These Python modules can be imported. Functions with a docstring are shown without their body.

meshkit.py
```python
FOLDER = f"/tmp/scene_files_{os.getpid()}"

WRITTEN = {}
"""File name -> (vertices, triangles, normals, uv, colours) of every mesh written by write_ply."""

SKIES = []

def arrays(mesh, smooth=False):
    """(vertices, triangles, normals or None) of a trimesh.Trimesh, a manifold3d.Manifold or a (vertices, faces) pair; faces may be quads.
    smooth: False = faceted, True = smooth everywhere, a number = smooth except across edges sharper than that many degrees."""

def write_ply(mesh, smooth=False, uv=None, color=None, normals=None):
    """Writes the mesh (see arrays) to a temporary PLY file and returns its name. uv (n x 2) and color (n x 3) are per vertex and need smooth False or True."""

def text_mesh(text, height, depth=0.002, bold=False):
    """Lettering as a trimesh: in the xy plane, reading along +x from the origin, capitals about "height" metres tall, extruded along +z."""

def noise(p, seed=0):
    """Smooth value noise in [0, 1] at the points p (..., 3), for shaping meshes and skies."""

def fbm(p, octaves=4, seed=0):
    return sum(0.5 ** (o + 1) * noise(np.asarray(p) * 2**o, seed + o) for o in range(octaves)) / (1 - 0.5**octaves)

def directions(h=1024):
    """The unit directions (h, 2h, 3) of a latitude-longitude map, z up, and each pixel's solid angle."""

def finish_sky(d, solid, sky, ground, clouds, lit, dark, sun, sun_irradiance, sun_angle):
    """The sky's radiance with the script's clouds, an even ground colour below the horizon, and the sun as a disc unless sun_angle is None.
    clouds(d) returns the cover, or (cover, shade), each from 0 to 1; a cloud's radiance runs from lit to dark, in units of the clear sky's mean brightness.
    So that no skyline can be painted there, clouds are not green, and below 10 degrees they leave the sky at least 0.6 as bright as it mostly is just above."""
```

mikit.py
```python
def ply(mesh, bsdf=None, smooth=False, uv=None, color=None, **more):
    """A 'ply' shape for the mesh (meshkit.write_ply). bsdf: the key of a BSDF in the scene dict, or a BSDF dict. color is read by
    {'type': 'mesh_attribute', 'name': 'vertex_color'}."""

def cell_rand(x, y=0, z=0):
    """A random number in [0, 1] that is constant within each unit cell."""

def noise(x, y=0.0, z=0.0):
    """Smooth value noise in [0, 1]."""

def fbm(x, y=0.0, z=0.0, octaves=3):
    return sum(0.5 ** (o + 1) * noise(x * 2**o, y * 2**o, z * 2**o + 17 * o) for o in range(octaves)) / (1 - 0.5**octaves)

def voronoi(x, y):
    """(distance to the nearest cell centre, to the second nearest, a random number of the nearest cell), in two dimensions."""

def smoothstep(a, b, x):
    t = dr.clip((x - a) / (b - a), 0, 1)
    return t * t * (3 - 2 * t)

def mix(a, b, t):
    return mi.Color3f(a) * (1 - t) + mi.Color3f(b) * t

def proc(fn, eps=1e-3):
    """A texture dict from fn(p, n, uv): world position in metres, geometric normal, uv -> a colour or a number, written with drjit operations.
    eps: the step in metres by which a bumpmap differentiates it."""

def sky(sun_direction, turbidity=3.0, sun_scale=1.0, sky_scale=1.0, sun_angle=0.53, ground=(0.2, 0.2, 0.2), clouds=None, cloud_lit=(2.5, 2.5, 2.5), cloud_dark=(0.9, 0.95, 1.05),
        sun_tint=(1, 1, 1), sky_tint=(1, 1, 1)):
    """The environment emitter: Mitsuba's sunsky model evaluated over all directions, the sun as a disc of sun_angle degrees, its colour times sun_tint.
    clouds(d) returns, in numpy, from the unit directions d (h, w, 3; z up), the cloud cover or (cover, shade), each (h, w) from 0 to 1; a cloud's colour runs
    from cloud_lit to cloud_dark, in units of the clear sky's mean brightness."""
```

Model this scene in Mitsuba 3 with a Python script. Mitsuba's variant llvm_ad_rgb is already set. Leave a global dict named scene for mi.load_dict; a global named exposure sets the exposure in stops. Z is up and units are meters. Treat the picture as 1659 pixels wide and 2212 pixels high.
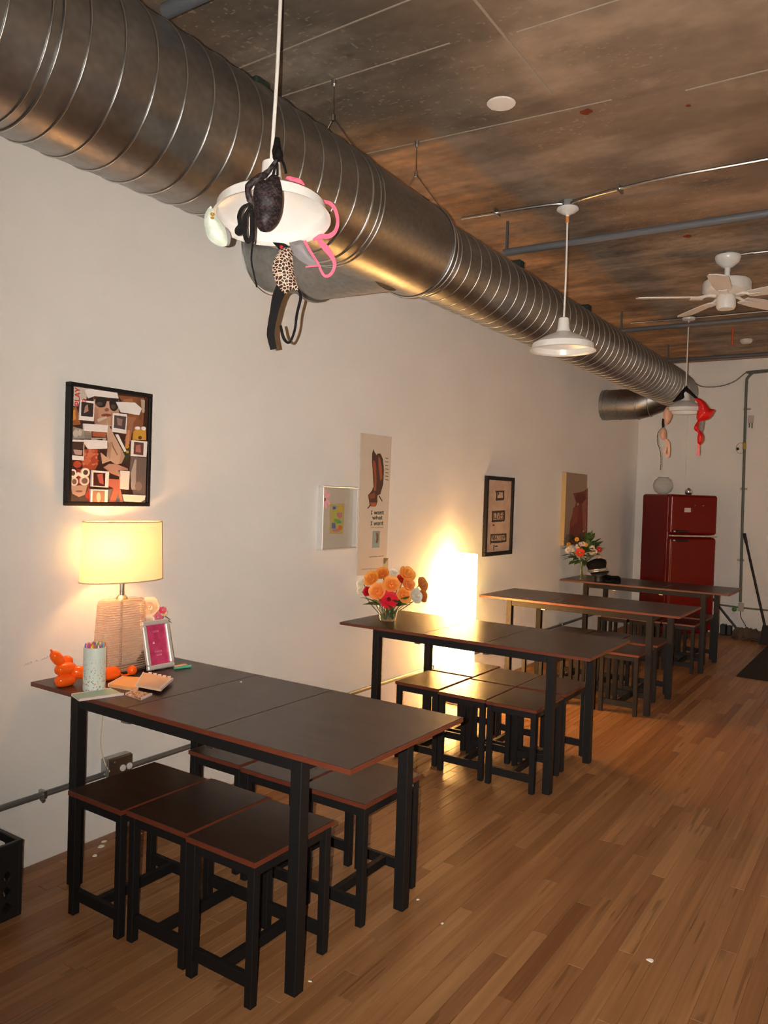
import math, random
import numpy as np, trimesh, drjit as dr, mitsuba as mi, mikit, meshkit
from shapely.geometry import Polygon, Point
from scipy.spatial import Delaunay
from mikit import noise, fbm, voronoi, cell_rand, smoothstep, mix
T = mi.ScalarTransform4f
scene, labels = {}, {}

# ---------------------------------------------------------------- camera, flash, exposure
CAM = np.array([2.8865, 0.0, 1.5413]); FWD = np.array([-0.5547, 0.8318, -0.02198]); UP = np.array([-0.0393, 0.0002, 0.9992])
scene['camera'] = {'type': 'perspective', 'fov': 52.2819, 'fov_axis': 'x', 'near_clip': 0.02, 'far_clip': 100.0,
                   'to_world': T().look_at(origin=CAM.tolist(), target=(CAM + FWD).tolist(), up=UP.tolist())}
FL = CAM + np.array([-0.040, -0.027, 0.006])                     # the camera's flash, just left of the lens
scene['flash'] = {'type': 'spot', 'intensity': {'type': 'rgb', 'value': [75.0, 68.6, 61.5]}, 'cutoff_angle': 61.0, 'beam_width': 5.0,
                  'to_world': T().look_at(origin=FL.tolist(), target=(FL + np.array([-0.25, 0.96, 0.14])).tolist(), up=[0, 0, 1])}
BULB_TABLE, BULB_FLOOR, BULB_ADDED = 240.0, 500.0, 500.0           # radiance of the warm bulbs
GLOW_TABLE, GLOW_FLOOR, GLOW_ADDED = (.46, .225, .095), (23.0, 12.4, 4.3), (11.0, 5.8, 2.3)   # radiance of the lit shades
WARM = np.array([1.0, 0.50, 0.18])
exposure = 0.0

# ---------------------------------------------------------------- helpers
def uniq(k):
    if k not in scene and k not in labels: return k
    n = 1
    while f'{k}_{n:03d}' in scene or f'{k}_{n:03d}' in labels: n += 1
    return f'{k}_{n:03d}'
def cat(*ms):
    ms = ms[0] if len(ms) == 1 and isinstance(ms[0], list) else ms
    V, F, n = [], [], 0
    for m in ms:
        v, f = (m.vertices, m.faces) if hasattr(m, 'vertices') else m
        v, f = np.asarray(v, float), np.asarray(f, int)
        if f.shape[1] == 4: f = np.vstack([f[:, [0, 1, 2]], f[:, [0, 2, 3]]])
        V.append(v); F.append(f + n); n += len(v)
    return np.vstack(V), np.vstack(F)
def add(k, mesh, mat, smooth=False, **kw):
    k = uniq(k); scene[k] = mikit.ply(cat(mesh), mat, smooth, **kw); return k
def copy(k, d, mat=None): k = uniq(k); scene[k] = d; return k
def tag(k, label, category, group=None):
    labels[k] = {'label': label, 'category': category}
    if group: labels[k]['group'] = group
    return k
def thing(k, label, category, group=None): return tag(uniq(k), label, category, group)
def struct(k, mesh, mat, label=None, **kw):
    k = add(k, mesh, mat, **kw); labels[k] = {'kind': 'structure'}
    if label: labels[k]['label'] = label
    return k
def solo(k, mesh, mat, label, category, group=None, **kw): return tag(add(k, mesh, mat, **kw), label, category, group)
_c = np.array([[sx, sy, sz] for sx in (-1, 1) for sy in (-1, 1) for sz in (-1, 1)], float)
_u = np.vstack([np.array([[s[j] * (1 if j == a else .8) for j in range(3)] for a in range(3)]) for s in _c])
_h = trimesh.convex.convex_hull(trimesh.PointCloud(_u))
_map = [int(np.argmin(np.abs(_u - v).sum(1))) for v in _h.vertices]
_CF = np.array([[_map[i] for i in f] for f in _h.faces])
_BF = np.array([[0, 1, 3], [0, 3, 2], [4, 6, 7], [4, 7, 5], [0, 4, 5], [0, 5, 1], [2, 3, 7], [2, 7, 6], [0, 2, 6], [0, 6, 4], [1, 5, 7], [1, 7, 3]])
def box(x0, x1, y0, y1, z0, z1, c=0.0):
    lo, hi = np.array([x0, y0, z0], float), np.array([x1, y1, z1], float)
    m, h = (lo + hi) / 2, (hi - lo) / 2
    if c <= 0: return m + _c * h, _BF
    c = min(c, h.min() * .9); v = []
    for s in _c:
        for a in range(3):
            q = s * h - s * c; q[a] = s[a] * h[a]; v.append(m + q)
    return np.array(v), _CF
def xf(m, R=None, t=(0, 0, 0), pivot=(0, 0, 0)):
    v, f = cat(m); pv = np.asarray(pivot, float)
    if R is not None: v = (v - pv) @ np.asarray(R).T + pv
    return v + np.asarray(t, float), f
def rot(axis, deg):
    return trimesh.transformations.rotation_matrix(math.radians(deg), axis)[:3, :3]
def loft(rings, close=False, caps=True):
    n = len(rings[0]); v = np.vstack(rings); f = []
    i = np.arange(n); j = (i + 1) % n
    for k in range(len(rings) - (0 if close else 1)):
        a, b = k * n, ((k + 1) % len(rings)) * n
        f += [np.stack([a + i, a + j, b + j], 1), np.stack([a + i, b + j, b + i], 1)]
    if caps and not close:
        c0, c1 = len(v), len(v) + 1
        v = np.vstack([v, rings[0].mean(0), rings[-1].mean(0)]); e = (len(rings) - 1) * n
        f += [np.stack([i * 0 + c0, j, i], 1), np.stack([i * 0 + c1, e + i, e + j], 1)]
    return v, np.vstack(f)
def lathe(prof, n=40, c=(0, 0, 0), close=False, sx=1, sy=1):
    t = np.arange(n) * 2 * np.pi / n; rings = []
    for r, z in prof:
        r = max(r, 1e-5); rings.append(np.stack([r * sx * np.cos(t), r * sy * np.sin(t), t * 0 + z], 1) + np.asarray(c))
    return loft(rings, close=close, caps=not close)
def smoothline(pts, n=6):
    pts = np.asarray(pts, float)
    if len(pts) < 3 or n < 2: return pts
    P = np.vstack([2 * pts[0] - pts[1], pts, 2 * pts[-1] - pts[-2]]); out = []
    for k in range(1, len(P) - 2):
        for t in np.linspace(0, 1, n, endpoint=False):
            a, b, c, d = P[k - 1:k + 3]
            out.append(.5 * (2 * b + (c - a) * t + (2 * a - 5 * b + 4 * c - d) * t * t + (3 * b - a - 3 * c + d) * t ** 3))
    return np.array(out + [pts[-1]])
def frames(p, ref=None):
    t = np.gradient(p, axis=0); t /= np.maximum(np.linalg.norm(t, axis=1, keepdims=True), 1e-9)
    a = np.asarray(ref if ref is not None else ([0, 0, 1] if abs(t[0][2]) < .9 else [1, 0, 0]), float); A, B = [], []
    for k in range(len(p)):
        a = a - t[k] * (a @ t[k]); a /= max(np.linalg.norm(a), 1e-9); A.append(a); B.append(np.cross(t[k], a))
    return np.array(A), np.array(B)
def tube(p, r, n=10, smooth=0):
    p = smoothline(p, smooth) if smooth else np.asarray(p, float)
    A, B = frames(p); r = np.broadcast_to(np.interp(np.linspace(0, 1, len(p)), np.linspace(0, 1, np.size(r)), np.ravel(r)), len(p))
    t = np.arange(n) * 2 * np.pi / n
    return loft([p[k] + r[k] * (np.cos(t)[:, None] * A[k] + np.sin(t)[:, None] * B[k]) for k in range(len(p))])
def ribbon(p, w, th, N, smooth=5, twist=0.0):
    p = smoothline(p, smooth) if smooth else np.asarray(p, float)
    w = np.interp(np.linspace(0, 1, len(p)), np.linspace(0, 1, np.size(w)), np.ravel(w)); rings = []
    t = np.gradient(p, axis=0); t /= np.maximum(np.linalg.norm(t, axis=1, keepdims=True), 1e-9)
    for k in range(len(p)):
        a = math.sin(k * .5) * twist; s = np.cross(t[k], N); s /= max(np.linalg.norm(s), 1e-9); m = np.cross(s, t[k])
        s, m = s * math.cos(a) + m * math.sin(a), m * math.cos(a) - s * math.sin(a)
        rings.append(np.array([p[k] + s * w[k] / 2 * i + m * th / 2 * j for i, j in ((-1, -1), (1, -1), (1, 1), (-1, 1))]))
    return loft(rings)
def torus(R, r, n=48, m=6):
    t = np.arange(n) * 2 * np.pi / n; s = np.arange(m) * 2 * np.pi / m
    return loft([np.stack([(R + r * np.cos(s)) * math.cos(a), (R + r * np.cos(s)) * math.sin(a), r * np.sin(s)], 1) for a in t], close=True)
def puff(poly, O, A, N, bulge=.03, th=.004, fold=.006, step=.012, seed=0, freq=30, round_=.03):
    """A cloth patch with thickness: the outline (a, b) about O, swollen towards N, with soft folds."""
    A, N = np.asarray(A, float), np.asarray(N, float); B = np.cross(N, A); B = B if B[2] > 0 else -B
    pg = Polygon(smoothline(list(poly) + [poly[0]], 4)).buffer(0)
    if pg.geom_type != 'Polygon': pg = max(pg.geoms, key=lambda g: g.area)
    ring = pg.exterior; nb = max(16, int(ring.length / step))
    edge = np.array([ring.interpolate(k / nb, normalized=True).coords[0] for k in range(nb)])
    x0, y0, x1, y1 = pg.bounds; g = []
    for i, y in enumerate(np.arange(y0, y1, step * .87)):
        for x in np.arange(x0 + (i % 2) * step / 2, x1, step):
            if pg.contains(Point(x, y)) and ring.distance(Point(x, y)) > step * .45: g.append((x, y))
    P = np.vstack([edge, np.array(g).reshape(-1, 2)]); tri = Delaunay(P).simplices
    keep = [pg.buffer(step * .1).contains(Point(*P[t].mean(0))) for t in tri]; tri = tri[np.array(keep)]
    a, b, c = P[tri[:, 0]], P[tri[:, 1]], P[tri[:, 2]]
    cr = (b[:, 0] - a[:, 0]) * (c[:, 1] - a[:, 1]) - (b[:, 1] - a[:, 1]) * (c[:, 0] - a[:, 0])
    tri = np.where((cr < 0)[:, None], tri[:, ::-1], tri)
    d = np.array([ring.distance(Point(*q)) for q in P]); d[:nb] = 0
    h = bulge * np.sqrt(1 - np.clip(1 - d / round_, 0, 1) ** 2) + fold * (meshkit.fbm(np.c_[P * freq, P[:, :1] * 0], 2, seed) - .5) * 2
    base = np.asarray(O) + P[:, :1] * A + P[:, 1:] * B
    f, k = base + h[:, None] * N, base + (h - th)[:, None] * N; n = len(P); e = np.arange(nb); e2 = (e + 1) % nb
    sgn = 1 if np.cross(A, B) @ N > 0 else -1
    F = np.vstack([tri, tri[:, ::-1] + n, np.stack([e, e + n, e2], 1), np.stack([e2, e + n, e2 + n], 1)])
    return np.vstack([f, k]), F if sgn > 0 else F[:, ::-1]
def wallpoly(poly, x0, x1):
    """A flat piece of paper or print on the left wall: outline (y, z), from x0 to x1."""
    pg = Polygon(poly).buffer(0)
    if pg.geom_type != 'Polygon': pg = max(pg.geoms, key=lambda g: g.area)
    m = trimesh.creation.extrude_polygon(pg, x1 - x0, engine='earcut'); v = np.array(m.vertices)
    return np.stack([v[:, 2] + x0, v[:, 0], v[:, 1]], 1), np.array(m.faces)
def walltext(s, height, x, y, z, bold=True, width=None, up=False, depth=.0006):
    m = meshkit.text_mesh(s, height, depth, bold); v = np.array(m.vertices); v[:, 0] -= v[:, 0].min()
    if width: v[:, 0] *= width / v[:, 0].max()
    o = np.stack([x + v[:, 2], y - v[:, 1], z + v[:, 0]], 1) if up else np.stack([x + v[:, 2], y + v[:, 0], z + v[:, 1]], 1)
    return o, np.array(m.faces)
def prism(quad, z0, z1):
    q = np.array(quad, float); a = np.sum(q[:, 0] * np.roll(q[:, 1], -1) - q[:, 1] * np.roll(q[:, 0], -1))
    q = q if a > 0 else q[::-1]
    return loft([np.c_[q, np.full(len(q), z0)], np.c_[q, np.full(len(q), z1)]])

# ---------------------------------------------------------------- materials
def rgb(c): return {'type': 'rgb', 'value': [float(x) for x in c]}
def pr(c, rough=.5, metal=0.0, spec=.5, **k):
    return {'type': 'twosided', 'bsdf': {'type': 'principled', 'base_color': c if isinstance(c, dict) else rgb(c), 'roughness': float(rough), 'metallic': float(metal), 'specular': float(spec), **k}}
_flat = {}
def flat(c, rough=.6, spec=.3, metal=0.0):
    k = (tuple(np.round(c, 3)), rough, spec, metal)
    if k not in _flat: _flat[k] = f'mat_plain_{len(_flat)}'; scene[_flat[k]] = pr(c, rough, metal, spec)
    return _flat[k]
def paint_f(p, n, uv):
    return mix((.735, .715, .675), (.79, .77, .73), fbm(p.x * 2.2, p.y * 2.2, p.z * 2.2, 3))
scene['paint'] = pr(mikit.proc(paint_f), .85, 0, .2)
def concrete_f(p, n, uv):
    a = fbm(p.x * .9 + 3, p.y * 1.3, 0, 4); b = fbm(p.x * 1.6, p.y * 15, 4, 3); g = fbm(p.x * 24, p.y * 34, 0, 3); w = fbm(p.x * .5, p.y * .45 + 9, 2, 2); m = fbm(p.x * 2.6, p.y * 4.2, 8, 4)
    c = mix((.085, .072, .058), (.30, .240, .185), dr.clip(-.55 + 2.1 * (.30 * a + .26 * b + .22 * g + .22 * m), 0, 1))
    c = mix(c, (.24, .155, .10), smoothstep(.48, .75, w) * .5)
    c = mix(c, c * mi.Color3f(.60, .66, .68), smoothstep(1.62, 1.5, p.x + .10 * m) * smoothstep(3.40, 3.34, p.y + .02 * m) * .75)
    c = c * mix((.78, .78, .78), (1.12, 1.12, 1.12), smoothstep(.30, .66, m))
    c = mix(c, (.085, .062, .046), smoothstep(.54, .80, fbm(p.x * .9 + 7, p.y * 2.4, 5, 4)) * .55)
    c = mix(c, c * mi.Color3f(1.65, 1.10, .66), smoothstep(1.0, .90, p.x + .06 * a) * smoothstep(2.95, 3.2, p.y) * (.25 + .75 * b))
    pit = smoothstep(.78, .95, noise(p.x * 52, p.y * 80, 3)) * smoothstep(.48, .66, fbm(p.x * 1.3, p.y * 1.1, 9, 2))
    return mix(c, (.36, .29, .22), pit * .28)
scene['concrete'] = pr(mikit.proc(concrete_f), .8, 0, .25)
def duct_f(p, n, uv):
    a = fbm(p.x * 5, p.y * 3.5, p.z * 5, 3); s = noise(p.x * 60, p.y * 60, p.z * 60)
    return mix((.18, .187, .187), (.41, .42, .42), dr.clip(.25 + .75 * a + .35 * (s - .5), 0, 1))
def duct_r(p, n, uv): return .30 + .18 * fbm(p.x * 4, p.y * 6, p.z * 4 + 5, 3)
scene['galvanized'] = {'type': 'twosided', 'bsdf': {'type': 'principled', 'base_color': mikit.proc(duct_f), 'roughness': mikit.proc(duct_r), 'metallic': 1.0, 'specular': .5}}
scene['bright_steel'] = pr((.72, .71, .69), .25, 1.0)
scene['steel'] = pr((.42, .42, .41), .35, 1.0)
scene['dull_steel'] = pr((.23, .24, .24), .5, .8)
def oak_f(p, n, uv):
    k = dr.floor(uv.x); r1, r2, r3 = cell_rand(k, 3), cell_rand(k, 11), cell_rand(k, 29)
    g = fbm(p.x * 60 + r1 * 90, p.y * 2.0 + r2 * 50, 0, 3); ring = noise((p.x + .05 * noise(p.y * 2.5 + r1 * 40, p.x * 9)) * 160 + r2 * 30, p.y * 1.1, 3)
    c = mix((.195, .078, .028), (.36, .175, .070), .10 + r1 * .65 + .25 * g)
    c = mix(c, (.14, .045, .015), smoothstep(.84, .98, r2) * .65)
    c = mix(c, (.38, .20, .085), smoothstep(.80, .98, r3) * .4)
    c = c * (.82 + .28 * g) * (.92 + .12 * ring)
    st = smoothstep(.74, .88, noise(p.x * 90 + r3 * 60, p.y * 5 + r1 * 60, 7)) * smoothstep(.55, .7, noise(p.x * 6, p.y * 3, r2 * 9))
    return mix(c, (.09, .032, .012), st * .5)
def oak_r(p, n, uv): return .36 + .16 * fbm(p.x * 18, p.y * 3, 2, 3)
scene['oak'] = {'type': 'twosided', 'bsdf': {'type': 'principled', 'base_color': mikit.proc(oak_f), 'roughness': mikit.proc(oak_r), 'specular': .5}}
scene['subfloor'] = pr((.03, .018, .01), .9, 0, .1)
def ttop_f(p, n, uv):
    g = fbm(p.x * 3, p.y * 46, p.z * 46, 3)
    return mix((.016, .0065, .0045), (.028, .012, .008), g)
scene['dark_veneer'] = pr(mikit.proc(ttop_f), .34, 0, .55)
scene['edge_band'] = pr((.115, .026, .012), .45, 0, .5)
scene['black_frame'] = pr((.009, .0085, .0088), .55, 0, .22)
scene['white_enamel'] = pr((.63, .615, .58), .3, 0, .5)
scene['white_plastic'] = pr((.62, .59, .55), .4, 0, .5)
scene['black_plastic'] = pr((.012, .012, .013), .45, 0, .5)
scene['black_cloth'] = pr((.005, .0045, .005), .75, 0, .15)
def lace_f(p, n, uv):
    return mix((.006, .005, .006), (.034, .018, .017), smoothstep(.42, .66, fbm(p.x * 170, p.y * 170, p.z * 190, 2)))
scene['black_lace'] = pr(mikit.proc(lace_f), .6, 0, .35)
def leo_f(p, n, uv):
    q = (p.x * .7401 + p.y * .6725) * 84; d1, d2, r = voronoi(q, p.z * 98)
    return mix((.62, .47, .37), (.045, .022, .016), smoothstep(.10, .30, d2 - d1))
scene['leopard'] = pr(mikit.proc(leo_f), .7, 0, .3)
def mint_f(p, n, uv): return mix((.50, .60, .50), (.72, .76, .66), fbm(p.x * 70, p.y * 70, p.z * 70, 2))
scene['mint_lace'] = pr(mikit.proc(mint_f), .6, 0, .4)
scene['pink_elastic'] = pr((.86, .105, .18), .6, 0, .3)
scene['grey_cloth'] = pr((.19, .18, .185), .7, 0, .3)
scene['red_satin'] = pr((.62, .008, .010), .4, 0, .6)
scene['beige_cloth'] = pr((.62, .36, .25), .6, 0, .3)
scene['fridge_red'] = pr((.13, .0012, .0018), .22, 0, .25, clearcoat=.35, clearcoat_gloss=.9)
scene['balloon'] = pr((.92, .115, .008), .22, 0, .5)
scene['lamp_fabric'] = {'type': 'principledthin', 'base_color': rgb((.95, .80, .62)), 'roughness': .7, 'diff_trans': 1.0, 'spec_trans': 0.0, 'eta': 1.3}
scene['lamp_paper'] = {'type': 'principledthin', 'base_color': rgb((.96, .88, .70)), 'roughness': .7, 'diff_trans': 1.75, 'spec_trans': 0.0, 'eta': 1.3}
scene['clear_sheet'] = {'type': 'thindielectric', 'int_ior': 1.5}
scene['lamp_glass'] = {'type': 'blendbsdf', 'weight': .20, 'a': {'type': 'thindielectric', 'int_ior': 1.5},
                       'b': {'type': 'principledthin', 'base_color': rgb((.97, .70, .50)), 'roughness': .4, 'diff_trans': 1.2, 'spec_trans': 0.0, 'eta': 1.5}}
scene['globe_glass'] = {'type': 'blendbsdf', 'weight': .05, 'a': {'type': 'thindielectric', 'int_ior': 1.5}, 'b': pr((.5, .5, .48), .08, 0, 1.0)}
scene['leaf_green'] = pr((.045, .085, .022), .5, 0, .4)
scene['stem_green'] = pr((.06, .09, .02), .5, 0, .4)
def tin_f(p, n, uv):
    a = math.atan; q = dr.atan2(p.y - 1.897, p.x - .299) ; b = p.z * 95
    d1, d2, r = voronoi(q * 4.1, b); low = smoothstep(.915, .80, p.z)
    c = mi.Color3f(.60, .68, .62)
    spot = smoothstep(.34, .2, d1) * smoothstep(.25, .4, r) * low
    col = dr.select(r < .5, mi.Color3f(.12, .15, .10), dr.select(r < .7, mi.Color3f(.62, .22, .18), dr.select(r < .85, mi.Color3f(.55, .38, .08), mi.Color3f(.45, .38, .6))))
    return c * (1 - spot * .8) + col * (spot * .8)
scene['tin_print'] = pr(mikit.proc(tin_f), .4, 0, .4)
def glit_f(p, n, uv):
    d1, d2, r = voronoi(p.x * 190, p.y * 190)
    return dr.select(r < .25, mi.Color3f(.75, .45, .2), dr.select(r < .5, mi.Color3f(.45, .12, .08), dr.select(r < .75, mi.Color3f(.7, .62, .5), mi.Color3f(.2, .15, .1))))
scene['glitter'] = pr(mikit.proc(glit_f), .35, .2, .5)
def crinkle_f(p, n, uv): return mix((.42, .02, .09), (.60, .06, .17), fbm(p.y * 45, p.z * 45, 0, 3))
scene['magenta_card'] = pr(mikit.proc(crinkle_f), .4, 0, .5)
def typo_f(p, n, uv): return mix((.42, .29, .21), (.60, .45, .34), fbm(p.y * 16, p.z * 16, 0, 4))
scene['speckled_paper'] = pr(mikit.proc(typo_f), .7, 0, .3)
scene['rubber_mat'] = pr((.018, .017, .016), .8, 0, .2)
scene['mop_fibre'] = pr((.10, .07, .05), .9, 0, .1)
scene['brass_frame'] = pr((.80, .60, .32), .3, .9)
scene['silver_frame'] = pr((.66, .65, .63), .32, .45)

# ---------------------------------------------------------------- room shell
XR, YB, YF, H = 6.2, 10.143, -2.6, 3.2945
wl = struct('wall_left', box(-.15, 0, YF - .15, YB + .15, -.12, H), 'paint')
wb = struct('wall_back', box(0, XR, YB, YB + .15, -.12, H), 'paint')
struct('wall_right', box(XR, XR + .15, YF - .15, YB + .15, -.12, H), 'paint')
struct('wall_front', box(0, XR, YF - .15, YF, -.12, H), 'paint')
add(wb + '__pier', box(.0, .60, YB - .025, YB, 0, H, .004), 'paint')
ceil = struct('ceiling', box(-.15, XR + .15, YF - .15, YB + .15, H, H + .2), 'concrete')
for x0, x1, y0, y1, w in ((.47, 2.1, 2.37, 2.335, .006), (.48, 1.35, 2.635, 2.655, .005), (.50, 1.75, 3.30, 3.385, .006), (.45, 1.5, 1.97, 1.96, .004),
                          (1.558, 1.545, 2.1, 3.2, .013), (2.04, 2.9, 3.464, 3.462, .010), (1.6, 3.4, 2.72, 2.74, .006)):
    d = np.array([x1 - x0, y1 - y0]); n = np.array([-d[1], d[0]]) / np.linalg.norm(d) * w * .36
    add(ceil + '__board_seam', prism([(x0 - n[0], y0 - n[1]), (x1 - n[0], y1 - n[1]), (x1 + n[0], y1 + n[1]), (x0 + n[0], y0 + n[1])], H - .004, H + .002), flat((.24, .195, .150), .85))
for x, y, r in ((1.618, 3.434, .030), (1.63, 5.353, .030), (2.02, 3.6, .012)):
    rg = random.Random(int(x * 1000)); t = np.arange(12) * 2 * np.pi / 12
    q = [(x + r * (.6 + .5 * rg.random()) * math.cos(a), y + r * (.6 + .5 * rg.random()) * math.sin(a)) for a in t]
    add(ceil + '__rust_patch', prism(q, H - .0025, H + .001), flat((.13, .025, .01), .9))

# floor: oak strips running away from the camera
PW = .0572
floor_key = struct('floor', box(0, XR, YF, YB, -.1, -.014), 'subfloor')
rg = random.Random(5); planks = []
R_ = np.cross(FWD, UP); foc = 1690.2
def onscreen(P):
    d = P - CAM; z = d @ FWD
    return np.stack([829.5 + foc * (d @ R_) / z, 1106 - foc * (d @ UP) / z], -1) if z > .1 else None
i = 0; x = 0.003
while x < XR - PW:
    y = YF + .003 - rg.random() * .6
    while y < YB - .01:
        L = rg.choice([.45, .7, .9, 1.1, 1.3, 1.6, 1.9]); y0, y1 = max(y, YF + .003), min(y + L, YB - .003); y += L
        if y1 - y0 < .05: continue
        c = np.array([x + PW / 2, (y0 + y1) / 2, 0]); q = [onscreen(np.array([a, b, 0.0])) for a, b in ((x, y0), (x + PW, y0), (x + PW, y1), (x, y1))]; area = 0
        if all(s is not None for s in q):
            pg = Polygon(np.clip(np.array(q), [-30, -30], [1690, 2240])); area = pg.area if pg.is_valid else 0
        planks.append((area, i, x + .0004, x + PW - .0004, y0, y1 - .0012)); i += 1
    x += PW
planks.sort(reverse=True)
def plank(i, x0, x1, y0, y1):
    m = box(x0, x1, y0, y1, -.014, -.0003 * (cell := (i * 7919 % 97) / 97), .0012)
    return m, np.c_[i + .05 + .9 * (m[0][:, 0] - x0) / (x1 - x0), m[0][:, 1]]
for a, *q in planks[:300]:
    m, uv = plank(*q); add(floor_key + '__plank', m, 'oak', uv=uv)
ms, us = zip(*[plank(*q) for a, *q in planks[300:]])
k = add(floor_key + '__plank_field', cat(list(ms)), 'oak', uv=np.vstack(us)); labels[k] = {'kind': 'stuff', 'label': 'farther oak floor strips'}

# ---------------------------------------------------------------- ceiling services
DX, DZ = .80, 2.763
duct = thing('spiral_duct', 'big round galvanized spiral duct running along the left wall under the ceiling', 'duct')
def ring_y(r, y, n=56): t = np.arange(n) * 2 * np.pi / n; return np.stack([DX + r * np.cos(t), t * 0 + y, DZ + r * np.sin(t)], 1)
add(duct + '__body', loft([ring_y(.262, YF + .02), ring_y(.256, 1.3), ring_y(.244, 2.66), ring_y(.242, 2.70), ring_y(.228, 3.31), ring_y(.226, 3.34)]), 'galvanized', smooth=35)
add(duct + '__reduced_body', loft([ring_y(.2, 3.33), ring_y(.198, 5), ring_y(.195, 8.45), ring_y(.187, 8.75), ring_y(.165, 8.93), ring_y(.12, 9.02), ring_y(.05, 9.06)]), 'galvanized', smooth=35)
RX = np.array([[1, 0, 0], [0, 0, 1], [0, -1, 0]])
def seam(y, R, r=.0035): add(duct + '__seam_ring', xf(xf(torus(R, r, 56, 5), RX), t=(DX, y, DZ)), 'bright_steel', smooth=True)
y = .4
while y < 2.62: seam(y, np.interp(y, [0, 1.3, 2.66], [.26, .257, .2455])); y += .1105
for yy, R in ((2.606, .2455), (2.665, .2450), (2.695, .2440), (1.205, .259)): seam(yy, R)
seam(3.325, .232, .006); seam(3.395, .210, .007); seam(3.45, .202)
y = 3.55
while y < 8.5: seam(y, np.interp(y, [3.5, 8.5], [.2005, .197]), .003); y += .118
by, bz = 3.10, 2.775
def ring_x(r, x, y, z, n=44): t = np.arange(n) * 2 * np.pi / n; return np.stack([t * 0 + x, y + r * np.cos(t), z + r * np.sin(t)], 1)
add(duct + '__branch', loft([ring_x(.252, .80, by - .02, 2.763), ring_x(.252, .33, by, bz), ring_x(.256, .325, by, bz)]), 'galvanized', smooth=35)
add(duct + '__branch_flange', loft([ring_x(.254, .335, by, bz), ring_x(.264, .335, by, bz), ring_x(.264, .315, by, bz), ring_x(.22, .315, by, bz)]), 'dull_steel')
add(duct + '__wall_collar', loft([ring_x(.232, .32, by, bz), ring_x(.215, .10, by + .03, 2.81), ring_x(.212, .0, by + .04, 2.82)]), 'galvanized', smooth=35)
for x, r in ((.20, .2245), (.02, .214)): add(duct + '__collar_ring', xf(xf(torus(r, .003, 44, 5), rot([0, 1, 0], 90)), t=(x, by + .03, 2.80)), 'steel', smooth=True)
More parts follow.
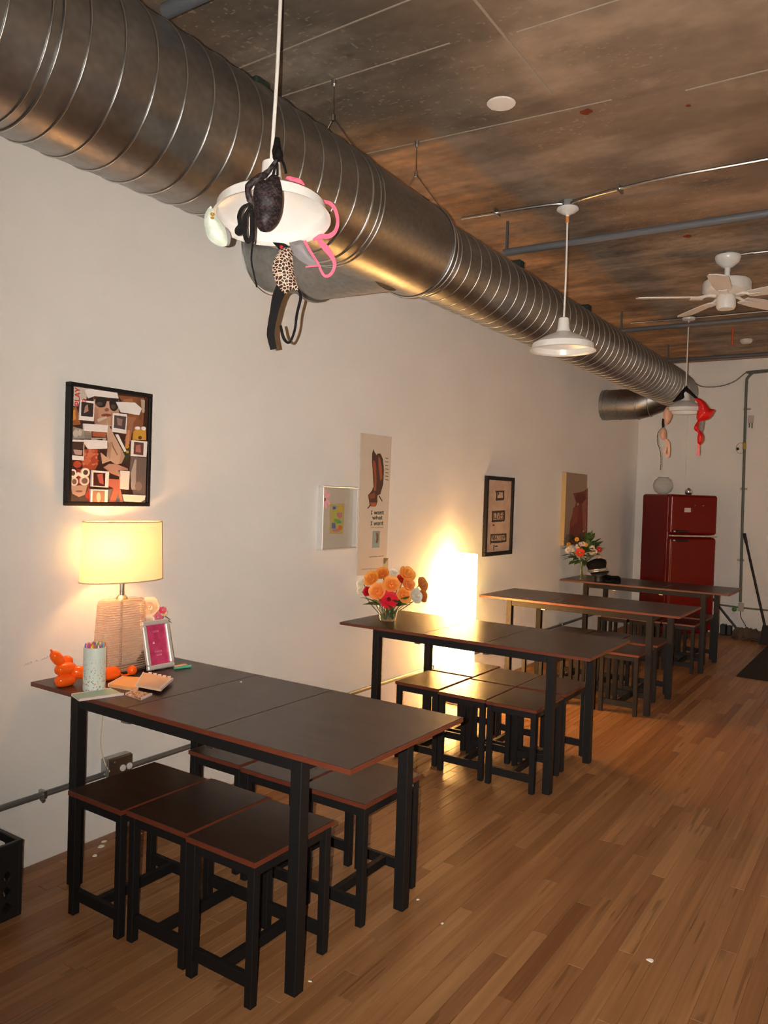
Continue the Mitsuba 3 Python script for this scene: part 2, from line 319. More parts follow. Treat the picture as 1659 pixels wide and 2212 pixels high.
ey, ez = 8.71, 2.63
add(duct + '__wall_elbow', loft([ring_x(.168, .0, ey, ez), ring_x(.168, .40, ey, ez), ring_x(.170, .52, ey + .01, ez + .03), ring_x(.172, .64, ey + .03, ez + .08), ring_x(.165, .80, ey + .05, 2.755)]), 'galvanized', smooth=35)
for x, dz in ((.04, 0), (.20, 0), (.40, 0), (.53, .03)): add(duct + '__elbow_ring', xf(xf(torus(.1695, .004, 44, 5), rot([0, 1, 0], 90)), t=(x, ey, ez + dz)), 'steel', smooth=True)

for k, y in enumerate((2.145, 3.321, 4.488, 5.729)):
    hgt = H - (DZ + (.248 if y < 3.3 else .205))
    b = solo('hanger_bracket', cat(box(DX - .05, DX + .06, y - .035, y + .035, H - hgt - .004, H - hgt + .045, .006)), flat((.012, .022, .018), .6),
             ('dark bracket on top of the duct, ' + ['nearest the camera, by the first pendant cord', 'second from the camera', 'third from the camera, near the cross pipe', 'farthest of the row, beside the second pendant'][k]), 'bracket')
for k, (x, y) in enumerate(((.797, 2.644), (.803, 3.31))):
    h = thing('duct_hanger_wire', 'thin steel wire yoke hanging from the ceiling over the duct, ' + ('the nearer one' if k == 0 else 'the farther one'), 'hanger wire')
    zb = DZ + .37
    add(h + '__anchor', cat(lathe([(.0, H), (.012, H), (.010, H - .02), (.004, H - .03), (0, H - .03)], 12, (x, y, 0))), 'steel')
    add(h + '__wire', cat(tube([(x, y, H - .02), (x, y, zb)], .0022, 6), tube([(x, y, zb), (DX + .16, y + .01, DZ + .165)], .0018, 6), tube([(x, y, zb), (DX - .16, y + .01, DZ + .165)], .0018, 6)), 'steel')
    add(h + '__clasp', lathe([(0, zb - .012), (.007, zb - .012), (.007, zb + .014), (0, zb + .014)], 10, (x, y, 0)), 'bright_steel')

for k, (y, z, x0, x1, r) in enumerate(((1.69, 3.06, .86, 4.6, .024), (4.55, 3.10, .70, 4.9, .022), (7.2, 3.12, .62, 4.9, .02), (8.9, 3.12, .62, 4.9, .02))):
    s = thing('ceiling_pipe', 'grey pipe hung across the ceiling, ' + ['nearest the camera at the top of the picture', 'second from the camera, in front of the ceiling fan', 'third, behind the ceiling fan', 'farthest, near the back wall'][k], 'pipe')
    add(s + '__pipe', tube([(x0, y, z), (x1, y + (.09 if k == 1 else 0), z)], r, 14), flat((.085, .09, .10), .5), smooth=40)
    for x in (x0 + .02, 2.9, x1 - .1): add(s + '__hanger_rod', box(x - .007, x + .007, y - .007 + (.05 if k == 1 and x > 2 else 0), y + .007 + (.05 if k == 1 and x > 2 else 0), z, H), flat((.06, .065, .07), .5))
cc = thing('ceiling_conduit', 'thin steel conduit on the ceiling running through the second pendant canopy', 'conduit')
add(cc + '__conduit', cat(tube([(.52, 4.31, H - .022), (1.08, 4.36, H - .02), (1.163, 4.40, H - .03)], .009, 8, 5), tube([(1.163, 4.41, H - .03), (1.28, 4.36, H - .02), (1.75, 4.30, H - .018), (2.4, 4.31, H - .018), (4.9, 4.31, H - .018)], .0095, 8, 5)), 'steel', smooth=40)
for x in (.75, 1.5): add(cc + '__clip', box(x - .006, x + .006, 4.29, 4.37, H - .034, H), 'steel')
c2 = solo('fan_conduit', tube([(1.83, 5.853, H - .02), (1.95, 5.85, H - .016), (2.2, 5.86, H - .018), (4.9, 5.86, H - .018)], .0095, 8, 4), 'steel', 'thin steel conduit leading right from the ceiling fan canopy', 'conduit', smooth=40)
c3 = solo('far_conduit', tube([(.6, 7.62, H - .016), (1.129, 7.65, H - .016), (4.9, 7.66, H - .016)], .009, 8), 'steel', 'thin steel conduit over the farthest pendant', 'conduit', smooth=40)
vd = solo('ceiling_cover', lathe([(0, H), (.060, H), (.064, H - .004), (.060, H - .008), (0, H - .009)], 36, (1.324, 3.173, 0)), 'white_plastic', 'flat white round cover plate on the concrete ceiling', 'cover plate', smooth=30)
sp = thing('sprinkler', 'small orange sprinkler head hanging from the far ceiling', 'sprinkler')
add(sp + '__drop', tube([(1.40, 8.3, H), (1.40, 8.3, 3.13)], .010, 8), flat((.45, .10, .03), .5)); add(sp + '__deflector', lathe([(0, 3.13), (.03, 3.13), (.03, 3.122), (0, 3.12)], 16, (1.40, 8.3, 0)), flat((.35, .12, .06), .5))
solo('smoke_detector', lathe([(0, H), (.06, H), (.06, H - .02), (.045, H - .04), (0, H - .042)], 28, (1.42, 8.95, 0)), 'white_plastic', 'small round smoke detector on the ceiling near the back wall', 'detector', smooth=30)

# pendants
SHADE = [(.0, .196), (.020, .196), (.030, .190), (.036, .130), (.046, .110), (.11, .082), (.165, .052), (.180, .040), (.186, .006), (.197, .0), (.199, .0015), (.1935, .003), (.1895, .008), (.183, .042), (.168, .0565), (.112, .087), (.05, .115), (.040, .134), (.034, .186), (.0, .190)]
SHADE = SHADE[1:10] + [(.195, .0), (.190, .002), (.182, .008), (.176, .039), (.161, .049), (.108, .078), (.045, .105), (.0, .108)]
def pendant(cx, cy, zr, label, can=True, R=None, sx=.98):
    t = thing('pendant_lamp', label, 'pendant lamp'); top = np.array([cx, cy, zr + .196])
    s = lathe([(r * sx, z + zr) for r, z in [(0, .196)] + SHADE], 56, (cx, cy, 0))
    add(t + '__shade', xf(s, R, pivot=top) if R is not None else s, 'white_enamel', smooth=28)
    so = lathe([(0, zr + .105), (.028, zr + .105), (.028, zr + .06), (.020, zr + .05), (0, zr + .05)], 20, (cx, cy, 0))
    add(t + '__socket', xf(so, R, pivot=top) if R is not None else so, 'white_plastic', smooth=30)
    return t, top
RT = rot([.7401, .6725, 0], -8) @ rot([.6725, -.7401, 0], 2.0)
pn1, top = pendant(1.148, 1.889, 2.402, 'white enamel pendant lamp nearest the camera, draped with underwear', R=RT, sx=.955)
add(pn1 + '__cord', tube([top - [0, 0, .01], (1.155, 1.897, 2.9), (1.16, 1.9, H - .02)], .0062, 10, 6), 'white_plastic', smooth=True)
add(pn1 + '__canopy', lathe([(0, H), (.062, H), (.060, H - .02), (.03, H - .035), (0, H - .036)], 32, (1.16, 1.9, 0)), 'white_enamel', smooth=30)
pn2, top = pendant(1.163, 4.43, 2.425, 'bare white enamel pendant lamp hanging in front of the duct, second from the camera')
add(pn2 + '__cord', tube([top - [0, 0, .01], (1.166, 4.428, 2.9), (1.163, 4.426, H - .06)], .006, 10, 6), 'white_plastic', smooth=True)
add(pn2 + '__canopy', lathe([(0, H - .035), (.062, H - .035), (.064, H - .045), (.045, H - .06), (.012, H - .075), (.008, H - .09), (0, H - .09)], 32, (1.163, 4.426, 0)), 'white_enamel', smooth=30)
add(pn2 + '__ceiling_box', lathe([(0, H), (.06, H), (.06, H - .035), (0, H - .035)], 8, (1.163, 4.426, 0)), 'dull_steel')
add(pn2 + '__hook', tube([(1.163, 4.426, H - .085), (1.163, 4.426, H - .12)], .011, 8), flat((.5, .2, .05), .5))
pn3, top = pendant(1.13, 7.65, 2.40, 'farthest white pendant lamp by the end of the duct, with a red bra on it')
add(pn3 + '__cord', tube([top - [0, 0, .01], (1.13, 7.65, H - .02)], .006, 8), 'white_plastic', smooth=True)
add(pn3 + '__canopy', lathe([(0, H - .012), (.06, H - .012), (.055, H - .03), (0, H - .04)], 28, (1.13, 7.65, 0)), 'white_enamel', smooth=30)

